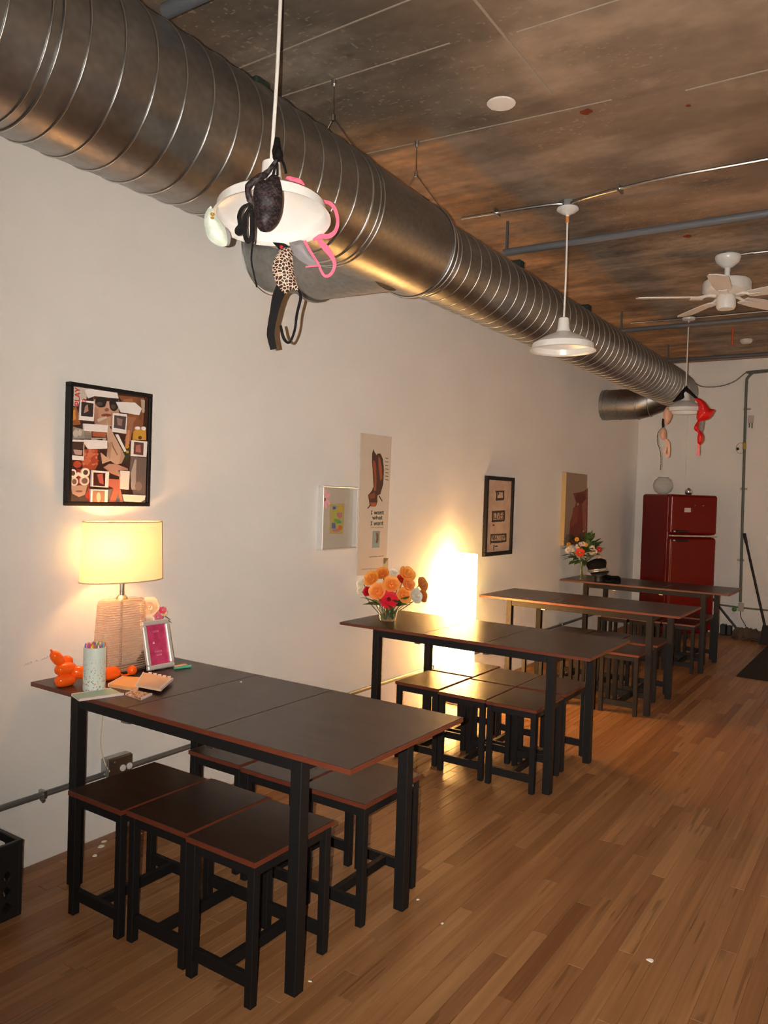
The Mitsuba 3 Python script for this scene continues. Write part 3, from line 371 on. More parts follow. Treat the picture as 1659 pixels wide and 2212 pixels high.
COLLAGE = [('paper_cutout', [(1.9541, 1.9545), (2.0418, 1.9539), (2.0273, 1.8991), (1.9957, 1.8884), (1.9893, 1.8653), (1.9542, 1.8637)], (0.72, 0.62, 0.52)), ('paper_cutout', [(2.1847, 1.936), (2.326, 1.9404), (2.3231, 1.8146), (2.2427, 1.7668), (2.2228, 1.8347), (2.2441, 1.8662)], (0.3, 0.11, 0.05)), ('paper_cutout', [(2.2114, 1.9211), (2.26, 1.9306), (2.275, 1.8843), (2.2215, 1.8785)], (0.45, 0.2, 0.09)), ('paper_cutout', [(2.1922, 1.8317), (2.2224, 1.8493), (2.2852, 1.8483), (2.268, 1.8207), (2.2569, 1.7422), (2.2257, 1.7398), (2.2414, 1.8072)], (0.42, 0.19, 0.1)), ('paper_cutout', [(2.287, 1.9375), (2.3052, 1.9397), (2.3181, 1.8965), (2.3129, 1.8436), (2.2991, 1.8422)], (0.22, 0.09, 0.04)), ('paper_cutout', [(2.3055, 1.9323), (2.3286, 1.9313), (2.3281, 1.8751), (2.3143, 1.8736)], (0.55, 0.45, 0.33)), ('paper_cutout', [(2.0559, 1.7411), (2.1304, 1.747), (2.1287, 1.7325), (2.0563, 1.7271)], (0.6, 0.5, 0.4)), ('paper_cutout', [(2.0807, 1.736), (2.1095, 1.7418), (2.114, 1.7332), (2.0891, 1.7295)], (0.07, 0.06, 0.05)), ('paper_cutout', [(2.1996, 1.7306), (2.2524, 1.7418), (2.2506, 1.6569), (2.2153, 1.6476)], (0.035, 0.05, 0.025)), ('paper_cutout', [(2.2491, 1.7176), (2.2481, 1.7134), (2.245, 1.7099), (2.2404, 1.7077), (2.2353, 1.7074), (2.2306, 1.7089), (2.2273, 1.712), (2.226, 1.716), (2.227, 1.7202), (2.2301, 1.7238), (2.2347, 1.7259), (2.2398, 1.7263), (2.2445, 1.7248), (2.2479, 1.7217)], (0.6, 0.32, 0.03)), ('paper_cutout', [(2.2485, 1.6936), (2.2478, 1.6907), (2.2457, 1.6883), (2.2425, 1.6868), (2.2389, 1.6866), (2.2357, 1.6876), (2.2334, 1.6898), (2.2325, 1.6926), (2.2332, 1.6955), (2.2354, 1.698), (2.2385, 1.6994), (2.2421, 1.6997), (2.2453, 1.6986), (2.2476, 1.6964)], (0.5, 0.3, 0.05)), ('paper_cutout', [(2.1201, 1.5245), (2.2013, 1.5301), (2.2209, 1.4645), (2.1303, 1.4619)], (0.24, 0.2, 0.2)), ('paper_cutout', [(2.0633, 1.9139), (2.1873, 1.9236), (2.1913, 1.8607), (2.1799, 1.8088), (2.1544, 1.7985), (2.1124, 1.7883), (2.0705, 1.8022), (2.0611, 1.847)], (0.62, 0.36, 0.24)), ('>cheek', [(2.0644, 1.8754), (2.0852, 1.8636), (2.0911, 1.8041), (2.0705, 1.8022), (2.0611, 1.847)], (0.5, 0.26, 0.17)), ('>cheek', [(2.1484, 1.8561), (2.1827, 1.8598), (2.1755, 1.812), (2.15, 1.8006)], (0.46, 0.23, 0.15)), ('>forehead_hair', [(2.0632, 1.9157), (2.1873, 1.9236), (2.188, 1.9147), (2.0636, 1.9034)], (0.08, 0.035, 0.02)), ('>sunglass_bridge', [(2.1088, 1.9106), (2.1638, 1.9136), (2.164, 1.9064), (2.1091, 1.9018)], (0.03, 0.025, 0.025)), ('>sunglass_lens', [(2.1314, 1.9001), (2.1286, 1.8895), (2.1201, 1.8804), (2.1076, 1.8745), (2.0938, 1.8729), (2.0813, 1.876), (2.0725, 1.8831), (2.0692, 1.8928), (2.0719, 1.9032), (2.0802, 1.9123), (2.0925, 1.9183), (2.1063, 1.92), (2.119, 1.917), (2.128, 1.9099)], (0.03, 0.025, 0.025)), ('>sunglass_lens', [(2.1885, 1.8984), (2.1864, 1.8844), (2.1798, 1.8725), (2.1699, 1.8653), (2.1589, 1.8642), (2.1488, 1.8692), (2.1416, 1.8794), (2.1388, 1.8927), (2.1408, 1.9066), (2.1473, 1.9184), (2.157, 1.9257), (2.1681, 1.927), (2.1783, 1.9221), (2.1856, 1.9119)], (0.03, 0.025, 0.025)), ('>lens_glint', [(2.1073, 1.8891), (2.1058, 1.8853), (2.1013, 1.8818), (2.0947, 1.8794), (2.0873, 1.8786), (2.0807, 1.8795), (2.076, 1.8819), (2.0743, 1.8853), (2.0758, 1.8892), (2.0803, 1.8926), (2.0869, 1.895), (2.0942, 1.8959), (2.1009, 1.895), (2.1056, 1.8926)], (0.1, 0.07, 0.06)), ('>lens_glint', [(2.1733, 1.884), (2.1722, 1.8792), (2.1687, 1.8751), (2.1636, 1.8724), (2.1579, 1.8718), (2.1527, 1.8733), (2.1491, 1.8767), (2.1477, 1.8812), (2.1488, 1.886), (2.1522, 1.8901), (2.1573, 1.8928), (2.163, 1.8934), (2.1682, 1.8919), (2.1719, 1.8886)], (0.11, 0.07, 0.06)), ('>nose_side', [(2.1279, 1.904), (2.1385, 1.9016), (2.1437, 1.87), (2.1187, 1.8601), (2.1163, 1.8706)], (0.7, 0.42, 0.29)), ('>nose', [(2.1387, 1.8677), (2.1377, 1.8641), (2.1347, 1.8611), (2.1304, 1.8591), (2.1255, 1.8586), (2.1211, 1.8596), (2.118, 1.862), (2.1168, 1.8653), (2.1178, 1.8688), (2.1207, 1.8718), (2.1251, 1.8738), (2.1299, 1.8744), (2.1344, 1.8733), (2.1375, 1.8709)], (0.3, 0.13, 0.08)), ('>lips', [(2.153, 1.8458), (2.1504, 1.8428), (2.1432, 1.8398), (2.1327, 1.8375), (2.1211, 1.8363), (2.1107, 1.8365), (2.1035, 1.838), (2.1008, 1.8405), (2.1033, 1.8435), (2.1104, 1.8465), (2.1208, 1.8488), (2.1324, 1.85), (2.1429, 1.8499), (2.1503, 1.8484)], (0.28, 0.07, 0.06)), ('paper_cutout', [(2.0803, 1.8207), (2.1256, 1.8395), (2.13, 1.8321), (2.0868, 1.809)], (0.75, 0.62, 0.45)), ('paper_cutout', [(2.0182, 1.9362), (2.05, 1.9525), (2.1755, 1.9529), (2.1873, 1.9211), (2.0673, 1.9172), (2.0351, 1.9042)], (0.8, 0.76, 0.74)), ('paper_cutout', [(2.1726, 1.9056), (2.2741, 1.9138), (2.3114, 1.892), (2.2986, 1.8608), (2.2, 1.8634)], (0.8, 0.76, 0.74)), ('paper_cutout', [(1.9537, 1.8561), (1.9807, 1.8626), (2.0023, 1.7923), (1.9537, 1.7827)], (0.38, 0.14, 0.05)), ('>flame', [(1.9617, 1.8433), (1.9751, 1.8516), (1.9802, 1.8109), (1.9629, 1.8024)], (0.7, 0.32, 0.06)), ('paper_cutout', [(1.9518, 1.7815), (2.0552, 1.7674), (2.056, 1.7376), (1.9532, 1.7289)], (0.42, 0.36, 0.31)), ('>shape', [(1.9518, 1.7808), (1.9752, 1.7795), (1.9686, 1.7342), (1.9532, 1.7313)], (0.28, 0.23, 0.19)), ('>shape', [(2.0149, 1.7692), (2.0552, 1.7656), (2.054, 1.7392), (2.0238, 1.7368)], (0.33, 0.28, 0.24)), ('>shape', [(1.9931, 1.7534), (1.992, 1.7466), (1.9884, 1.7409), (1.9832, 1.7375), (1.9773, 1.737), (1.9719, 1.7396), (1.9681, 1.7447), (1.9666, 1.7512), (1.9677, 1.758), (1.9712, 1.7637), (1.9764, 1.7672), (1.9823, 1.7677), (1.9878, 1.7651), (1.9916, 1.7601)], (0.68, 0.6, 0.52)), ('>shape', [(2.008, 1.7582), (2.0073, 1.7521), (2.005, 1.7471), (2.0016, 1.7441), (1.9978, 1.7438), (1.9942, 1.7462), (1.9917, 1.7508), (1.9907, 1.7567), (1.9914, 1.7627), (1.9936, 1.7678), (1.997, 1.7707), (2.0009, 1.7711), (2.0044, 1.7687), (2.007, 1.7641)], (0.7, 0.62, 0.54)), ('paper_cutout', [(2.0613, 1.7662), (2.1256, 1.768), (2.1261, 1.7495), (2.0599, 1.7467)], (0.5, 0.14, 0.07)), ('paper_cutout', [(2.0171, 1.6893), (2.0819, 1.6936), (2.0899, 1.6303), (2.0761, 1.6066), (2.0194, 1.6076), (2.0105, 1.6402)], (0.52, 0.1, 0.045)), ('paper_cutout', [(2.0101, 1.6263), (2.0084, 1.6199), (2.0032, 1.6146), (1.9957, 1.6114), (1.9873, 1.611), (1.9797, 1.6135), (1.9744, 1.6182), (1.9723, 1.6244), (1.974, 1.6308), (1.9791, 1.6361), (1.9865, 1.6393), (1.9949, 1.6397), (2.0026, 1.6373), (2.008, 1.6325)], (0.55, 0.08, 0.04)), ('paper_cutout', [(1.9877, 1.6079), (2.0435, 1.6069), (2.0556, 1.4666), (2.0074, 1.4662)], (0.4, 0.05, 0.03)), ('>petal', [(2.0261, 1.683), (2.0242, 1.6791), (2.0194, 1.6773), (2.0146, 1.6785), (2.0125, 1.6821), (2.0144, 1.6859), (2.0191, 1.6877), (2.024, 1.6865)], (0.64, 0.15, 0.07)), ('>petal', [(2.0429, 1.684), (2.0405, 1.6794), (2.0343, 1.6772), (2.028, 1.6786), (2.0253, 1.6829), (2.0277, 1.6875), (2.0339, 1.6898), (2.0402, 1.6883)], (0.48, 0.08, 0.035)), ('>petal', [(2.0571, 1.685), (2.0549, 1.6796), (2.0492, 1.6771), (2.0434, 1.6789), (2.0409, 1.6839), (2.0431, 1.6893), (2.0488, 1.6918), (2.0546, 1.69)], (0.72, 0.24, 0.13)), ('>petal', [(2.0714, 1.6859), (2.0694, 1.6818), (2.0642, 1.6798), (2.059, 1.6811), (2.0567, 1.6849), (2.0587, 1.689), (2.0639, 1.691), (2.0691, 1.6897)], (0.64, 0.15, 0.07)), ('>petal', [(2.0887, 1.687), (2.086, 1.6821), (2.0794, 1.6797), (2.0727, 1.6812), (2.0698, 1.6858), (2.0724, 1.6907), (2.079, 1.6931), (2.0858, 1.6916)], (0.48, 0.08, 0.035)), ('>petal', [(2.0317, 1.67), (2.0293, 1.6645), (2.0235, 1.6619), (2.0175, 1.6638), (2.0149, 1.669), (2.0172, 1.6746), (2.023, 1.6772), (2.029, 1.6753)], (0.72, 0.24, 0.13)), ('>petal', [(2.0457, 1.6709), (2.0436, 1.6666), (2.0382, 1.6645), (2.0328, 1.6659), (2.0304, 1.67), (2.0326, 1.6743), (2.0379, 1.6764), (2.0434, 1.675)], (0.64, 0.15, 0.07)), ('>petal', [(2.0599, 1.6718), (2.0581, 1.6667), (2.0532, 1.6643), (2.0483, 1.6661), (2.0462, 1.6709), (2.048, 1.676), (2.0528, 1.6784), (2.0578, 1.6766)], (0.48, 0.08, 0.035)), ('>petal', [(2.0771, 1.6728), (2.0746, 1.6689), (2.0682, 1.667), (2.0619, 1.6682), (2.0591, 1.6717), (2.0616, 1.6756), (2.0679, 1.6775), (2.0744, 1.6764)], (0.72, 0.24, 0.13)), ('>petal', [(2.0915, 1.6737), (2.0892, 1.669), (2.0835, 1.6668), (2.0776, 1.6684), (2.0751, 1.6727), (2.0773, 1.6773), (2.0831, 1.6796), (2.089, 1.6781)], (0.64, 0.15, 0.07)), ('>petal', [(2.0272, 1.6565), (2.0252, 1.6512), (2.0202, 1.6488), (2.0151, 1.6506), (2.0129, 1.6557), (2.0148, 1.661), (2.0198, 1.6634), (2.025, 1.6616)], (0.48, 0.08, 0.035)), ('>petal', [(2.0441, 1.6575), (2.0415, 1.6534), (2.035, 1.6514), (2.0284, 1.6526), (2.0256, 1.6564), (2.0282, 1.6605), (2.0347, 1.6625), (2.0413, 1.6613)], (0.72, 0.24, 0.13)), ('>petal', [(2.0583, 1.6583), (2.0559, 1.6534), (2.05, 1.6511), (2.0439, 1.6528), (2.0413, 1.6573), (2.0436, 1.6622), (2.0496, 1.6645), (2.0557, 1.6629)], (0.64, 0.15, 0.07)), ('>petal', [(2.0726, 1.6591), (2.0705, 1.6535), (2.065, 1.6509), (2.0595, 1.6529), (2.0571, 1.6582), (2.0592, 1.6638), (2.0646, 1.6664), (2.0701, 1.6645)], (0.48, 0.08, 0.035)), ('>petal', [(2.087, 1.66), (2.085, 1.6556), (2.0801, 1.6535), (2.0751, 1.655), (2.073, 1.6591), (2.0749, 1.6635), (2.0798, 1.6656), (2.0848, 1.6641)], (0.72, 0.24, 0.13)), ('>petal', [(2.0328, 1.6435), (2.0303, 1.6385), (2.0242, 1.6361), (2.0179, 1.6378), (2.0152, 1.6426), (2.0176, 1.6476), (2.0238, 1.65), (2.0301, 1.6483)], (0.64, 0.15, 0.07)), ('>petal', [(2.0469, 1.6443), (2.0446, 1.6405), (2.039, 1.6386), (2.0332, 1.6399), (2.0308, 1.6434), (2.033, 1.6473), (2.0387, 1.6491), (2.0444, 1.6479)], (0.48, 0.08, 0.035)), ('>petal', [(2.0611, 1.6451), (2.0591, 1.6405), (2.054, 1.6384), (2.0488, 1.6399), (2.0465, 1.6443), (2.0485, 1.6489), (2.0536, 1.651), (2.0588, 1.6494)], (0.72, 0.24, 0.13)), ('>petal', [(2.0783, 1.646), (2.0757, 1.6406), (2.0691, 1.6381), (2.0624, 1.6399), (2.0595, 1.645), (2.0621, 1.6504), (2.0687, 1.6529), (2.0754, 1.6511)], (0.64, 0.15, 0.07)), ('>petal', [(2.0927, 1.6468), (2.0903, 1.6427), (2.0842, 1.6407), (2.0781, 1.642), (2.0754, 1.6459), (2.0778, 1.65), (2.0839, 1.652), (2.0901, 1.6507)], (0.48, 0.08, 0.035)), ('>petal', [(2.0284, 1.63), (2.0263, 1.6252), (2.0209, 1.623), (2.0155, 1.6247), (2.0132, 1.6293), (2.0153, 1.634), (2.0206, 1.6363), (2.026, 1.6346)], (0.72, 0.24, 0.13)), ('>petal', [(2.0424, 1.6307), (2.0406, 1.6252), (2.0358, 1.6227), (2.0309, 1.6247), (2.0288, 1.63), (2.0306, 1.6356), (2.0354, 1.6381), (2.0403, 1.6361)], (0.64, 0.15, 0.07)), ('>petal', [(2.0594, 1.6316), (2.0569, 1.6273), (2.0507, 1.6252), (2.0443, 1.6266), (2.0416, 1.6307), (2.0441, 1.635), (2.0503, 1.6371), (2.0567, 1.6357)], (0.48, 0.08, 0.035)), ('>petal', [(2.0737, 1.6323), (2.0715, 1.6272), (2.0658, 1.6249), (2.0599, 1.6267), (2.0574, 1.6315), (2.0597, 1.6366), (2.0654, 1.639), (2.0712, 1.6372)], (0.72, 0.24, 0.13)), ('>petal', [(2.0881, 1.6331), (2.0861, 1.6292), (2.0809, 1.6274), (2.0756, 1.6287), (2.0733, 1.6323), (2.0754, 1.6362), (2.0806, 1.638), (2.0859, 1.6367)], (0.64, 0.15, 0.07)), ('>petal', [(2.0661, 1.6714), (2.0646, 1.6662), (2.0602, 1.6617), (2.0537, 1.659), (2.0465, 1.6586), (2.04, 1.6605), (2.0354, 1.6644), (2.0337, 1.6695), (2.0351, 1.6747), (2.0395, 1.6791), (2.0459, 1.6818), (2.0531, 1.6823), (2.0597, 1.6804), (2.0643, 1.6765)], (0.68, 0.2, 0.1)), ('>petal', [(2.049, 1.6423), (2.0477, 1.6362), (2.0438, 1.6311), (2.0381, 1.6281), (2.0316, 1.6277), (2.0258, 1.6301), (2.0216, 1.6348), (2.02, 1.6408), (2.0213, 1.6469), (2.0252, 1.6519), (2.0309, 1.655), (2.0373, 1.6553), (2.0432, 1.653), (2.0474, 1.6483)], (0.64, 0.16, 0.08)), ('>petal', [(2.077, 1.6474), (2.076, 1.6406), (2.0727, 1.635), (2.0679, 1.6317), (2.0624, 1.6314), (2.0575, 1.6342), (2.0539, 1.6394), (2.0525, 1.646), (2.0535, 1.6528), (2.0568, 1.6584), (2.0616, 1.6616), (2.067, 1.6619), (2.072, 1.6592), (2.0756, 1.654)], (0.44, 0.08, 0.04)), ('paper_cutout', [(2.2591, 1.6721), (2.3425, 1.6732), (2.3412, 1.4693), (2.2881, 1.4688), (2.2523, 1.6016)], (0.2, 0.15, 0.13)), ('>drape', [(2.2775, 1.6621), (2.2865, 1.6626), (2.2862, 1.5285), (2.2681, 1.528), (2.2569, 1.5981)], (0.5, 0.42, 0.36)), ('>drape', [(2.3211, 1.5443), (2.3194, 1.5353), (2.3143, 1.528), (2.3066, 1.5238), (2.2981, 1.5236), (2.2902, 1.5274), (2.2847, 1.5344), (2.2825, 1.5433), (2.2842, 1.5522), (2.2892, 1.5595), (2.2968, 1.5637), (2.3054, 1.564), (2.3132, 1.5602), (2.3189, 1.5532)], (0.33, 0.24, 0.2)), ('paper_cutout', [(2.126, 1.8252), (2.1395, 1.7979), (2.2025, 1.7071), (2.2242, 1.6738), (2.2068, 1.6399), (2.1786, 1.6341), (2.1524, 1.6497), (2.1126, 1.635), (2.103, 1.6808), (2.1329, 1.6612), (2.1396, 1.7226), (2.1272, 1.7825)], (0.68, 0.45, 0.32)), ('>shade', [(2.1395, 1.7262), (2.1563, 1.7346), (2.1531, 1.6984), (2.1459, 1.6511), (2.1346, 1.6756)], (0.52, 0.31, 0.21)), ('>shade', [(2.2004, 1.707), (2.2233, 1.6737), (2.2068, 1.6399), (2.1937, 1.6374), (2.2014, 1.6724)], (0.56, 0.34, 0.23)), ('>crease', [(2.1541, 1.7344), (2.1633, 1.7135), (2.186, 1.6787), (2.1817, 1.6749), (2.157, 1.7094)], (0.35, 0.18, 0.11)), ('paper_cutout', [(2.1747, 1.7649), (2.1864, 1.7659), (2.2315, 1.6962), (2.2228, 1.6927)], (0.8, 0.76, 0.74)), ('paper_cutout', [(2.1464, 1.6368), (2.1895, 1.6346), (2.2405, 1.6202), (2.2408, 1.6114), (2.1902, 1.6099), (2.2063, 1.5814), (2.1604, 1.5941), (2.1173, 1.6192)], (0.62, 0.33, 0.23)), ('paper_cutout', [(2.1398, 1.5717), (2.2001, 1.5702), (2.2013, 1.5301), (2.1771, 1.4678), (2.1491, 1.4711), (2.1687, 1.5329), (2.1406, 1.543)], (0.66, 0.2, 0.12)), ('paper_cutout', [(2.2058, 1.5266), (2.2208, 1.4682), (2.2076, 1.4662), (2.1993, 1.5264)], (0.66, 0.24, 0.14)), ('paper_cutout', [(2.2691, 1.7838), (2.2865, 1.8076), (2.3051, 1.7981), (2.3325, 1.8098), (2.3367, 1.7519), (2.2657, 1.7473)], (0.72, 0.38, 0.06)), ('>outline', [(2.3018, 1.8033), (2.3006, 1.8), (2.2971, 1.7971), (2.292, 1.7952), (2.2864, 1.7947), (2.2812, 1.7957), (2.2776, 1.798), (2.2763, 1.8011), (2.2774, 1.8044), (2.2809, 1.8073), (2.2859, 1.8092), (2.2916, 1.8097), (2.2967, 1.8087), (2.3004, 1.8065)], (0.8, 0.76, 0.74)), ('>outline', [(2.3332, 1.8043), (2.3321, 1.8003), (2.3289, 1.7968), (2.3241, 1.7947), (2.3187, 1.7942), (2.3139, 1.7955), (2.3105, 1.7984), (2.3092, 1.8021), (2.3102, 1.8061), (2.3134, 1.8095), (2.3182, 1.8117), (2.3235, 1.8122), (2.3284, 1.8109), (2.3319, 1.8081)], (0.8, 0.76, 0.74)), ('>centre', [(2.3118, 1.7613), (2.3109, 1.7576), (2.3082, 1.7545), (2.3042, 1.7526), (2.2998, 1.7523), (2.2957, 1.7536), (2.2928, 1.7562), (2.2917, 1.7597), (2.2926, 1.7633), (2.2953, 1.7664), (2.2992, 1.7683), (2.3037, 1.7686), (2.3078, 1.7674), (2.3107, 1.7647)], (0.16, 0.06, 0.02)), ('paper_cutout', [(2.2264, 1.7179), (2.2353, 1.7883), (2.2465, 1.7892), (2.2439, 1.7265)], (0.7, 0.3, 0.16)), ('polaroid', [(1.9976, 1.8914), (2.0626, 1.8945), (2.0613, 1.8101), (1.9912, 1.8103)], (0.8, 0.76, 0.74)), ('>photo', [(1.9998, 1.8854), (2.058, 1.8852), (2.0567, 1.8283), (1.9994, 1.8266)], (0.045, 0.03, 0.03)), ('>figure', [(2.0181, 1.8702), (2.0298, 1.8785), (2.0346, 1.8511), (2.011, 1.8382)], (0.5, 0.3, 0.24)), ('polaroid', [(2.1591, 1.8562), (2.2288, 1.8573), (2.227, 1.7722), (2.1551, 1.7741)], (0.8, 0.76, 0.74)), ('>photo', [(2.1624, 1.8468), (2.2247, 1.847), (2.2207, 1.7888), (2.1614, 1.7927)], (0.1, 0.075, 0.075)), ('>figure', [(2.1747, 1.8372), (2.2053, 1.833), (2.2018, 1.8036), (2.18, 1.8052)], (0.34, 0.22, 0.2)), ('paper_cutout', [(2.0133, 1.7968), (2.1322, 1.8008), (2.1289, 1.7694), (2.0149, 1.7674)], (0.8, 0.76, 0.74)), ('paper_cutout', [(2.0191, 1.7306), (2.1299, 1.7344), (2.1309, 1.7005), (2.0411, 1.692), (2.0224, 1.7141)], (0.8, 0.76, 0.74)), ('polaroid', [(1.9533, 1.7269), (2.0184, 1.7291), (2.0168, 1.6434), (1.9509, 1.6439)], (0.8, 0.76, 0.74)), ('>photo', [(1.9558, 1.7178), (2.0146, 1.7205), (2.0139, 1.6606), (1.955, 1.6626)], (0.07, 0.04, 0.035)), ('>figure', [(1.966, 1.686), (2.0092, 1.6853), (2.0059, 1.6643), (1.9743, 1.6658)], (0.6, 0.4, 0.36)), ('polaroid', [(2.2604, 1.7461), (2.342, 1.7467), (2.3396, 1.6761), (2.2581, 1.6758)], (0.8, 0.76, 0.74)), ('>photo', [(2.2687, 1.7393), (2.3218, 1.7395), (2.3208, 1.6825), (2.2677, 1.6852)], (0.15, 0.07, 0.06)), ('>figure', [(2.28, 1.7253), (2.3027, 1.7307), (2.3085, 1.6937), (2.2787, 1.6955)], (0.5, 0.2, 0.16)), ('paper_cutout', [(1.9489, 1.4605), (1.9592, 1.507), (1.9527, 1.5343), (2.0455, 1.5368), (2.0265, 1.4943), (2.0496, 1.4613)], (0.07, 0.05, 0.045)), ('>face', [(1.9584, 1.5379), (2.0373, 1.5401), (2.0263, 1.5013), (1.9988, 1.4904), (1.967, 1.5037)], (0.48, 0.33, 0.26)), ('>lips', [(2.0148, 1.5151), (2.0131, 1.5132), (2.0086, 1.5117), (2.0019, 1.5107), (1.9945, 1.5106), (1.9879, 1.5112), (1.9833, 1.5126), (1.9816, 1.5143), (1.9832, 1.5162), (1.9877, 1.5177), (1.9943, 1.5187), (2.0017, 1.5188), (2.0084, 1.5182), (2.013, 1.5168)], (0.25, 0.1, 0.09)), ('>spectacle_lens', [(1.9923, 1.5544), (1.9907, 1.5466), (1.9859, 1.5402), (1.9787, 1.5365), (1.9707, 1.5363), (1.9635, 1.5395), (1.9584, 1.5456), (1.9564, 1.5533), (1.958, 1.5611), (1.9627, 1.5675), (1.9698, 1.5712), (1.9778, 1.5715), (1.9851, 1.5683), (1.9903, 1.5622)], (0.82, 0.72, 0.6)), ('>spectacle_lens', [(2.046, 1.5597), (2.044, 1.5508), (2.0377, 1.5435), (2.0284, 1.5393), (2.0181, 1.539), (2.0088, 1.5427), (2.0022, 1.5495), (1.9997, 1.5581), (2.0017, 1.5669), (2.0079, 1.5742), (2.017, 1.5784), (2.0273, 1.5788), (2.0368, 1.5752), (2.0435, 1.5684)], (0.82, 0.72, 0.6)), ('>pupil', [(1.9852, 1.5542), (1.9842, 1.5494), (1.9813, 1.5454), (1.977, 1.5432), (1.9721, 1.543), (1.9677, 1.545), (1.9646, 1.5488), (1.9634, 1.5535), (1.9643, 1.5583), (1.9672, 1.5622), (1.9715, 1.5645), (1.9764, 1.5647), (1.9808, 1.5627), (1.984, 1.559)], (0.22, 0.13, 0.1)), ('>pupil', [(2.0372, 1.5594), (2.0359, 1.5539), (2.032, 1.5493), (2.0263, 1.5467), (2.0199, 1.5466), (2.014, 1.5488), (2.0099, 1.553), (2.0084, 1.5584), (2.0096, 1.5639), (2.0135, 1.5684), (2.0192, 1.571), (2.0256, 1.5712), (2.0314, 1.569), (2.0356, 1.5648)], (0.22, 0.13, 0.1)), ('>crest', [(1.9839, 1.5887), (1.9824, 1.5809), (1.9778, 1.5744), (1.971, 1.5707), (1.9634, 1.5704), (1.9565, 1.5736), (1.9516, 1.5797), (1.9497, 1.5873), (1.9512, 1.5951), (1.9557, 1.6015), (1.9624, 1.6053), (1.97, 1.6056), (1.977, 1.6025), (1.982, 1.5964)], (0.84, 0.74, 0.62)), ('>crest', [(2.0467, 1.5948), (2.0448, 1.5865), (2.0392, 1.5797), (2.0309, 1.5757), (2.0216, 1.5754), (2.0132, 1.5787), (2.0073, 1.585), (2.005, 1.5931), (2.0069, 1.6013), (2.0124, 1.6081), (2.0206, 1.6121), (2.0299, 1.6125), (2.0384, 1.6092), (2.0444, 1.6029)], (0.84, 0.74, 0.62)), ('>crest', [(1.9768, 1.5884), (1.9759, 1.5839), (1.9732, 1.5802), (1.9692, 1.578), (1.9647, 1.5779), (1.9606, 1.5797), (1.9578, 1.5832), (1.9566, 1.5876), (1.9575, 1.5921), (1.9602, 1.5958), (1.9642, 1.598), (1.9687, 1.5982), (1.9728, 1.5963), (1.9757, 1.5929)], (0.1, 0.06, 0.05)), ('>crest', [(2.0378, 1.5944), (2.0367, 1.5898), (2.0335, 1.586), (2.0287, 1.5838), (2.0234, 1.5836), (2.0185, 1.5854), (2.0151, 1.5889), (2.0138, 1.5934), (2.0148, 1.598), (2.0181, 1.6018), (2.0228, 1.604), (2.0281, 1.6042), (2.033, 1.6024), (2.0365, 1.5989)], (0.1, 0.06, 0.05)), ('>crest', [(1.9691, 1.5726), (1.992, 1.5942), (2.0242, 1.5781), (2.0184, 1.5692), (1.9924, 1.5804), (1.9731, 1.5659)], (0.84, 0.74, 0.62)), ('polaroid', [(2.0578, 1.6048), (2.1419, 1.6024), (2.1396, 1.5333), (2.0568, 1.5364)], (0.8, 0.76, 0.74)), ('>photo', [(2.0641, 1.5955), (2.123, 1.5955), (2.1222, 1.5382), (2.0641, 1.5401)], (0.06, 0.015, 0.012)), ('>figure', [(2.0808, 1.5874), (2.1097, 1.5921), (2.1152, 1.5459), (2.0942, 1.5524)], (0.55, 0.13, 0.09)), ('polaroid', [(2.0539, 1.5247), (2.1378, 1.5242), (2.1371, 1.4613), (2.0528, 1.4624)], (0.8, 0.76, 0.74)), ('>photo', [(2.0622, 1.5196), (2.1223, 1.5192), (2.1219, 1.4611), (2.0618, 1.4614)], (0.45, 0.26, 0.17)), ('>figure', [(2.1026, 1.492), (2.1018, 1.4827), (2.099, 1.4753), (2.0948, 1.4711), (2.09, 1.471), (2.0856, 1.4751), (2.0824, 1.4825), (2.0811, 1.4917), (2.0818, 1.5009), (2.0846, 1.5084), (2.0888, 1.5126), (2.0936, 1.5127), (2.098, 1.5087), (2.1012, 1.5013)], (0.8, 0.62, 0.45)), ('paper_cutout', [(2.2033, 1.6094), (2.2489, 1.6088), (2.2456, 1.5268), (2.2005, 1.5293)], (0.8, 0.72, 0.62)), ('paper_cutout', [(2.2188, 1.5056), (2.3391, 1.5033), (2.3337, 1.4843), (2.3109, 1.472), (2.2272, 1.4749)], (0.84, 0.78, 0.66))]
